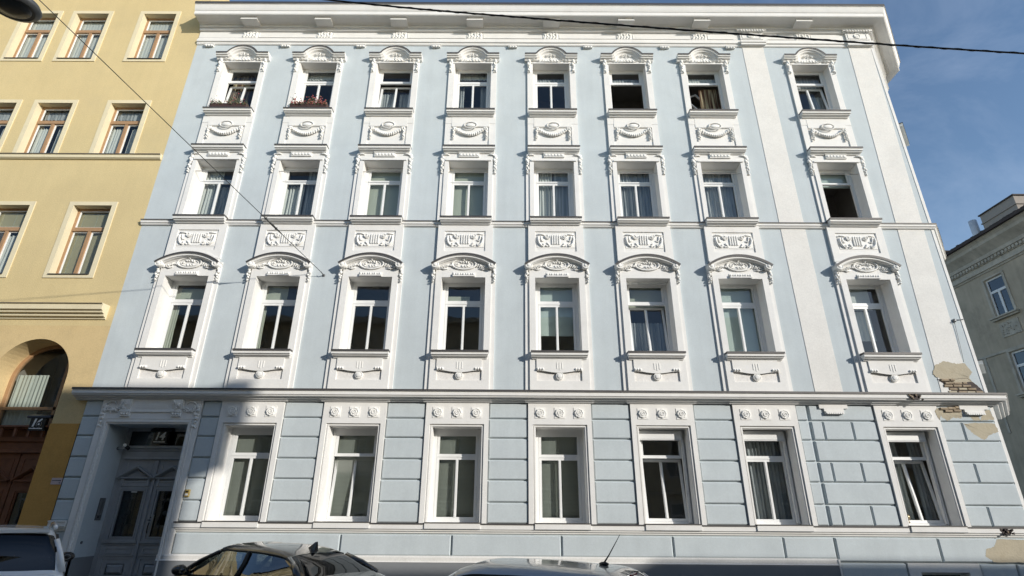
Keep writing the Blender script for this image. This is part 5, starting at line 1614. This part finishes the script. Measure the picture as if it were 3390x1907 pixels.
# ------------------------------------------------------------------ parked cars
def catmull(keys, t):
    n = len(keys) - 1
    i = min(int(t), n - 1); f = t - i
    p = [keys[max(i - 1, 0)], keys[i], keys[i + 1], keys[min(i + 2, n)]]
    out = []
    for a, b, c, d in zip(*p):
        m1, m2 = (c - a) * 0.5, (d - b) * 0.5
        out.append((2 * f**3 - 3 * f**2 + 1) * b + (f**3 - 2 * f**2 + f) * m1 + (-2 * f**3 + 3 * f**2) * c + (f**3 - f**2) * m2)
    return out
def car(label, pos, heading, keys, i_rear, i_ws, paint, glass, extras, group='cars parked along the far side of the street'):
    """keys: stations from rear to nose (x, halfwidth, underside, beltline, roof halfwidth, roof height);
    i_rear/i_ws: key index ranges of the rear window and the windscreen"""
    root = tag(empty('parked_car', (pos[0], pos[1], 0), heading), label, 'car', group)
    SUB = 5
    n = (len(keys) - 1) * SUB
    st = [catmull(keys, k / SUB) for k in range(n + 1)]
    def section(s):
        x, w_, zb, be, wt, zt = s
        g = zt - be
        base = [(0, zb), (w_ * 0.85, zb), (w_ * 0.98, zb + 0.14), (w_, (zb + be) * 0.52), (w_ * 0.985, be - 0.10), (w_ * 0.955, be - 0.01),
                (w_ * 0.93, be + min(0.015, g * 0.2)), (wt + (w_ * 0.93 - wt) * 0.45, be + g * 0.42), (wt + 0.015, be + g * 0.80), (wt - 0.035, be + g * 0.93), (wt - 0.12, be + g * 0.975), (wt * 0.5, zt), (0, zt + 0.012)]
        return [(x, yy, zz) for yy, zz in base]
    S = [section(s) for s in st]
    m_ = len(S[0])
    def face_kind(k, j):
        # k station interval, j section interval
        kk = k / SUB
        if i_rear[0] <= kk < i_rear[1] and j >= 8: return 'rear'
        if i_ws[0] <= kk < i_ws[1] and j >= 8: return 'front'
        if i_rear[0] + 0.6 <= kk < i_ws[1] - 0.2 and j in (6, 7): return 'side'
        return 'body'
    parts = {}
    for k in range(n):
        for j in range(m_ - 1):
            kd = face_kind(k, j)
            for sgn in (1, -1):
                key = kd if kd != 'side' else ('side', sgn)
                P = [S[k][j], S[k + 1][j], S[k + 1][j + 1], S[k][j + 1]]
                P = [(p[0], sgn * p[1], p[2]) for p in P]
                if kd != 'body':
                    P = [(p[0], p[1] * 0.992, p[2] - 0.004) for p in P]
                parts.setdefault(key, []).append(P if sgn > 0 else P[::-1])
    for k, sgn_rev in ((0, True), (n, False)):
        ring_ = [(p[0], p[1], p[2]) for p in S[k]] + [(p[0], -p[1], p[2]) for p in S[k][::-1]]
        parts['body'].append(ring_)
    names = {'body': 'body', 'rear': 'rear_window', 'front': 'windscreen'}
    for key, quads in parts.items():
        V, F, idx = [], [], {}
        for P in quads:
            f = []
            for p in P:
                kx = (round(p[0], 4), round(p[1], 4), round(p[2], 4))
                if kx not in idx:
                    idx[kx] = len(V); V.append(p)
                if not f or f[-1] != idx[kx]:
                    f.append(idx[kx])
            if len(set(f)) >= 3:
                F.append(tuple(dict.fromkeys(f)))
        q = MB(); q.add(V, F, paint if key == 'body' else (extras.get('rear_glass', glass) if key == 'rear' else glass), True)
        q.build(names.get(key, 'side_window') if not isinstance(key, tuple) else 'side_window', root)
    # rubber trim and pillars drawn along the glass edges
    kr0, kr1, kw0, kw1 = [int(v * SUB) for v in (*i_rear, *i_ws)]
    for s in (1, -1):
        q = MB()
        rail = [Vector((p[8][0], s * (p[8][1] + 0.004), p[8][2])) for p in S[max(kr0 + 3, 0):kw1]]
        q.tube(rail, 0.013, M['rubber'], 5)
        belt = [Vector((p[6][0], s * (p[6][1] + 0.004), p[6][2])) for p in S[kr0 + 3:kw1]]
        q.tube(belt, 0.012, M['rubber'], 5)
        q.build('window_trim', root)
        q = MB()
        for fr in extras.get('pillars', (0.5,)):
            k = int(kr1 + (kw0 - kr1) * fr)
            pts = [Vector((S[k][j][0] + 0.05 * (j - 6) / 2, s * (S[k][j][1] + 0.008), S[k][j][2])) for j in (6, 7, 8)]
            q.tube(pts, 0.035, extras.get('pillar_mat', M['rubber']), 6)
            q.build('door_pillar', root); q = MB()
        a, b = S[kw1][6], S[kw0][8]
        q.tube([Vector((a[0], s * a[1], a[2])), Vector(((a[0] + b[0]) / 2 - 0.02, s * (a[1] + b[1]) / 2, (a[2] + b[2]) / 2 + 0.04)), Vector((b[0], s * b[1], b[2]))], 0.034, paint, 6)
        q.build('pillar', root); q = MB()
        a, b = S[kr0][6], S[kr1][8]
        q.tube([Vector((a[0] + 0.04, s * a[1], a[2])), Vector(((a[0] + b[0]) / 2, s * (a[1] + b[1]) / 2, (a[2] + b[2]) / 2 + 0.02)), Vector((b[0], s * b[1], b[2]))], 0.055, paint, 6)
        q.build('pillar', root)
        # mirror
        k = kw1 - 2
        mx, my, mz = S[k][6][0], S[k][6][1], S[k][6][2]
        q = MB(); q.blob(mx - 0.02, s * (my + 0.17), mz + 0.08, 0.10, 0.13, 0.085, paint if extras.get('mirror_paint', True) else M['black'], 12, 8)
        q.tube([Vector((mx, s * my, mz + 0.02)), Vector((mx - 0.01, s * (my + 0.1), mz + 0.05))], 0.03, M['black'], 6)
        q.tube([Vector((mx - 0.105, s * (my + 0.17), mz + 0.08)), Vector((mx - 0.06, s * (my + 0.17), mz + 0.08))], [0.07, 0.09], M['black'], 12)
        o = q.build('wing_mirror', root)
        q = MB(); q.add([(mx - 0.109, s * (my + 0.17) + 0.062 * math.cos(a_), mz + 0.08 + 0.05 * math.sin(a_)) for a_ in [2 * math.pi * t_ / 14 for t_ in range(14)]], [tuple(range(14))], M['mirror'])
        q.build('mirror_glass', o)
    # cabin, wheels, lamps
    q = MB()
    kA, kB = S[kr1], S[kw0]
    q.box(kA[0][0] - 0.3, kB[0][0] + 0.3, -kA[8][1] * 0.9, kA[8][1] * 0.9, 0.3, keys[3][3] - 0.12, M['cabin'])
    for sx in (0.25, 0.68):
        for sy in (-0.36, 0.36):
            x = kA[0][0] + (kB[0][0] - kA[0][0]) * sx
            q.box(x, x + 0.14, sy - 0.23, sy + 0.23, 0.5, keys[3][3] + 0.12, M['cabin'])
            q.box(x + 0.02, x + 0.12, sy - 0.11, sy + 0.11, keys[3][3] + 0.12, keys[3][3] + 0.30, M['cabin'])
    q.build('seats', root)
    L_ = keys[-1][0]; hw = keys[4][1]
    for x in (0.75, L_ - 0.85):
        for s in (1, -1):
            q = MB(); q.tube([(x, s * (hw - 0.22), 0.31), (x, s * (hw - 0.20), 0.31), (x, s * (hw - 0.02), 0.31), (x, s * (hw + 0.0), 0.31)], [0.28, 0.31, 0.31, 0.27], M['rubber'], 24)
            o = q.build('wheel', root)
            q = MB(); q.tube([(x, s * (hw + 0.002), 0.31), (x, s * (hw + 0.008), 0.31)], [0.2, 0.18], M['steel'], 20); q.build('rim', o)
    for s in (1, -1):
        q = MB(); q.blob(0.10, s * (keys[1][1] - 0.14), 0.80, 0.09, 0.13, 0.09, M['red_lens'], 12, 8); q.build('tail_lamp', root)
        q = MB(); q.blob(L_ - 0.22, s * (keys[-2][1] - 0.12), 0.62, 0.14, 0.14, 0.07, M['steel'], 12, 8); q.build('headlight', root)
    def along(k, z_off=0.0, y=0.0):
        return None
    ex = extras
    def roofz(x):
        for a, b in zip(S, S[1:]):
            if a[12][0] <= x <= b[12][0]:
                f = (x - a[12][0]) / max(1e-6, b[12][0] - a[12][0])
                return a[12][2] + (b[12][2] - a[12][2]) * f
        return 1.4
    if 'fin' in ex:
        x = ex['fin']; z = roofz(x)
        V = [(x + 0.17, 0, z), (x + 0.02, 0.038, z - 0.01), (x - 0.07, 0.04, z - 0.02), (x - 0.07, -0.04, z - 0.02), (x + 0.02, -0.038, z - 0.01), (x - 0.03, 0.01, z + 0.115), (x - 0.07, 0.01, z + 0.12), (x - 0.07, -0.01, z + 0.12), (x - 0.03, -0.01, z + 0.115)]
        q = MB(); q.add(V, [(0, 5, 8), (0, 1, 5), (1, 2, 6, 5), (2, 3, 7, 6), (3, 4, 8, 7), (4, 0, 8), (5, 6, 7, 8)], M['black']); q.build('roof_fin', root)
    if 'aerial' in ex:
        x = ex['aerial']; z = roofz(x)
        q = MB(); q.blob(x, 0, z + 0.012, 0.055, 0.03, 0.022, M['black'], 10, 6)
        q.tube([(x, 0, z + 0.02), (x - 0.06, 0, z + 0.10), (x - 0.19, 0, z + 0.30)], [0.011, 0.007, 0.003], M['black'], 6); q.build('aerial', root)
    if 'brake' in ex:
        x = ex['brake']; z = roofz(x)
        q = MB(); q.box(x - 0.035, x + 0.0, -0.14, 0.14, z - 0.065, z - 0.012, M['red_lens']); q.box(x - 0.03, x, -0.15, 0.15, z - 0.075, z - 0.066, M['amber']); q.build('brake_lamp', root)
    if 'spoiler' in ex:
        x = ex['spoiler']; z = roofz(x + 0.06)
        q = MB(); q.box(x - 0.07, x + 0.12, -0.56, 0.56, z - 0.045, z + 0.004, paint); q.build('roof_spoiler', root)
    if 'rails' in ex:
        for s in (1, -1):
            q = MB()
            pts = []
            for k in range(9):
                x = ex['rails'][0] + (ex['rails'][1] - ex['rails'][0]) * k / 8
                z = roofz(x) - 0.035 + 0.055 * math.sin(math.pi * (0.04 + 0.92 * k / 8)) ** 0.3
                pts.append((x, s * (keys[3][4] - 0.03), z))
            q.tube(pts, 0.026, ex.get('rail_mat', paint), 8); q.build('roof_rail', root)
    return root

K_SILVER = [(0.0, .70, .35, .72, .56, .76), (0.08, .82, .28, .86, .68, .92), (0.30, .84, .2, .97, .68, 1.02), (0.70, .85, .2, .98, .575, 1.385), (1.25, .86, .2, .96, .59, 1.45), (1.95, .86, .2, .94, .59, 1.47), (2.45, .86, .2, .92, .57, 1.41), (3.10, .85, .2, .92, .70, 0.98), (3.55, .83, .2, .82, .62, .88), (3.90, .74, .25, .70, .5, .74), (4.0, .6, .35, .55, .4, .58)]
K_BLACK = [(0.0, .74, .35, .78, .6, .84), (0.08, .86, .28, .90, .72, .95), (0.35, .88, .2, .98, .70, 1.04), (0.95, .89, .2, .98, .585, 1.32), (1.6, .90, .2, .97, .61, 1.415), (2.2, .90, .2, .96, .61, 1.43), (2.75, .90, .2, .94, .58, 1.40), (3.45, .88, .2, .92, .72, 0.98), (3.95, .86, .2, .82, .62, .88), (4.35, .76, .25, .70, .5, .74), (4.45, .6, .35, .55, .4, .58)]
K_SUV = [(0.0, .80, .40, .86, .66, .92), (0.06, .90, .30, 1.02, .74, 1.06), (0.16, .91, .25, 1.06, .74, 1.12), (0.42, .92, .25, 1.08, .66, 1.62), (1.1, .92, .25, 1.07, .66, 1.70), (1.9, .92, .25, 1.05, .66, 1.71), (2.55, .92, .25, 1.03, .63, 1.64), (3.20, .91, .25, 1.04, .76, 1.12), (3.7, .90, .25, .98, .68, 1.04), (4.15, .82, .3, .86, .6, .90), (4.3, .7, .4, .7, .5, .74)]
hd = lambda h: R(90 + h)
car('silver small hatchback with whip aerial and red high brake lamp, rightmost of the parked cars', CARP['silver'][:2], hd(CARP['silver'][2]), K_SILVER, (2, 3), (6, 7), M['paint_silver'], M['car_glass'], {'aerial': 0.98, 'brake': 0.70, 'pillars': (0.45,), 'pillar_mat': M['paint_silver']})
car('black car with shark fin roof aerial and dark rear window, right of the entrance door', CARP['black'][:2], hd(CARP['black'][2]), K_BLACK, (2, 3), (6, 7), M['paint_black'], M['car_glass'], {'fin': 1.10, 'pillars': (0.5,), 'rear_glass': M['car_glass_dark']})
car('white tall car with roof rails and black mirrors, cut off at the lower left corner', CARP['suv'][:2], hd(CARP['suv'][2]), K_SUV, (2, 3), (6, 7), M['paint_white'], M['car_glass_dark'], {'rails': (0.62, 2.5), 'spoiler': 0.46, 'pillars': (0.35, 0.75), 'mirror_paint': False})

# ------------------------------------------------------------------ street lamp on its span wire, overhead cables
LY = -7.0
lamp = tag(empty('street_lamp', (-8.98, LY, 10.22)), 'dark street lamp hanging on a span wire at the top left corner', 'street lamp')
q = MB()
V, F = [], []
def oval(rx, ry, z, pinch=0.0, n=28):
    return [((rx * (1 - pinch * math.sin(2 * math.pi * k / n) * 0.15)) * math.cos(2 * math.pi * k / n), ry * math.sin(2 * math.pi * k / n), z) for k in range(n)]
rows = [oval(.34, .27, .0), oval(.40, .33, .03), oval(.42, .35, .07), oval(.38, .31, .14), oval(.2, .17, .2), oval(.08, .08, .22)]
for r_ in rows: V += r_
n = 28
for i in range(len(rows) - 1):
    for k in range(n):
        F.append((i * n + k, i * n + (k + 1) % n, (i + 1) * n + (k + 1) % n, (i + 1) * n + k))
F.append(tuple((len(rows) - 1) * n + k for k in range(n)))
q.add(V, F, M['lampgrey'], True)
q.build('housing', lamp)
q = MB(); V = oval(.30, .23, .012) + oval(.27, .20, -.018) + oval(.12, .09, -.03)
F = [(k, n + k, n + (k + 1) % n, (k + 1) % n) for k in range(n)] + [(n + k, 2 * n + k, 2 * n + (k + 1) % n, n + (k + 1) % n) for k in range(n)] + [tuple(2 * n + k for k in range(n))[::-1]]
q.add(V, F, M['lampglass'], True); q.add(oval(.345, .275, .004), [tuple(range(28))[::-1]], M['lampgrey']); q.build('lamp_cover', lamp)
q = MB(); q.tube([(0, 0, .2), (0, 0, .42)], 0.025, M['steel_dull'], 8); q.build('hanger', lamp)

t = tag(empty('span_wire', (-5.40, -0.12, 8.17)), 'thin suspension wire with a turnbuckle from the facade hook up to the top left', 'wire')
E_ = Vector((-8.98 + 5.40, LY + 0.12, 10.64 - 8.17))
E1 = Vector((-8.60 + 5.40, LY + 0.12, 10.46 - 8.17))
far = E1 * 2.15 + Vector((0, 0, 0.0))
q = MB(); q.tube([(0, 0, 0), tuple(E1), tuple(far)], 0.009, M['iron'], 5); q.build('wire', t)
q = MB(); a = E1 * 0.205; b = E1 * 0.285; q.tube([tuple(a), tuple((a + b) / 2), tuple(b)], [0.014, 0.026, 0.014], M['iron'], 6); q.tube([tuple(a * 1.12), tuple(a * 1.13)], 0.04, M['iron'], 6); q.tube([tuple(b * 0.97), tuple(b * 0.98)], 0.04, M['iron'], 6); q.build('turnbuckle', t)
t2 = tag(empty('lamp_wire', (-8.98, LY, 10.62)), 'short cross wire carrying the street lamp above the frame', 'wire')
q = MB(); q.tube([(-12, 0.6, 1.6), (0, 0, 0), (0.38, 0, -0.16)], 0.009, M['iron'], 5); q.build('wire', t2)

t = tag(empty('overhead_cable', (0, -10.5, 0)), 'thick black twisted cable crossing the top of the picture in front of the roof', 'cable')
CP = [(-10, 7.57), (-6, 6.85), (-1.745, 6.22), (0.12, 6.0), (2.22, 5.795), (4.35, 5.61), (6.75, 5.45), (11, 5.25)]
q = MB(); pts = []
for i in range(len(CP) - 1):
    for k in range(8):
        x, z = catmull(CP, i + k / 8)
        pts.append((x, 0, z))
q.tube(pts, 0.0075, M['black'], 8)
q.build('cable_core', t)
q = MB(); hel = []
for i in range(len(pts) - 1):
    a, b = Vector(pts[i]), Vector(pts[i + 1])
    for k in range(10):
        p = a.lerp(b, k / 10); ph = (i * 10 + k) * 0.75
        hel.append((p.x, 0.006 * math.cos(ph), p.z + 0.006 * math.sin(ph)))
q.tube(hel, 0.005, M['black'], 5); q.build('cable_strand', t)
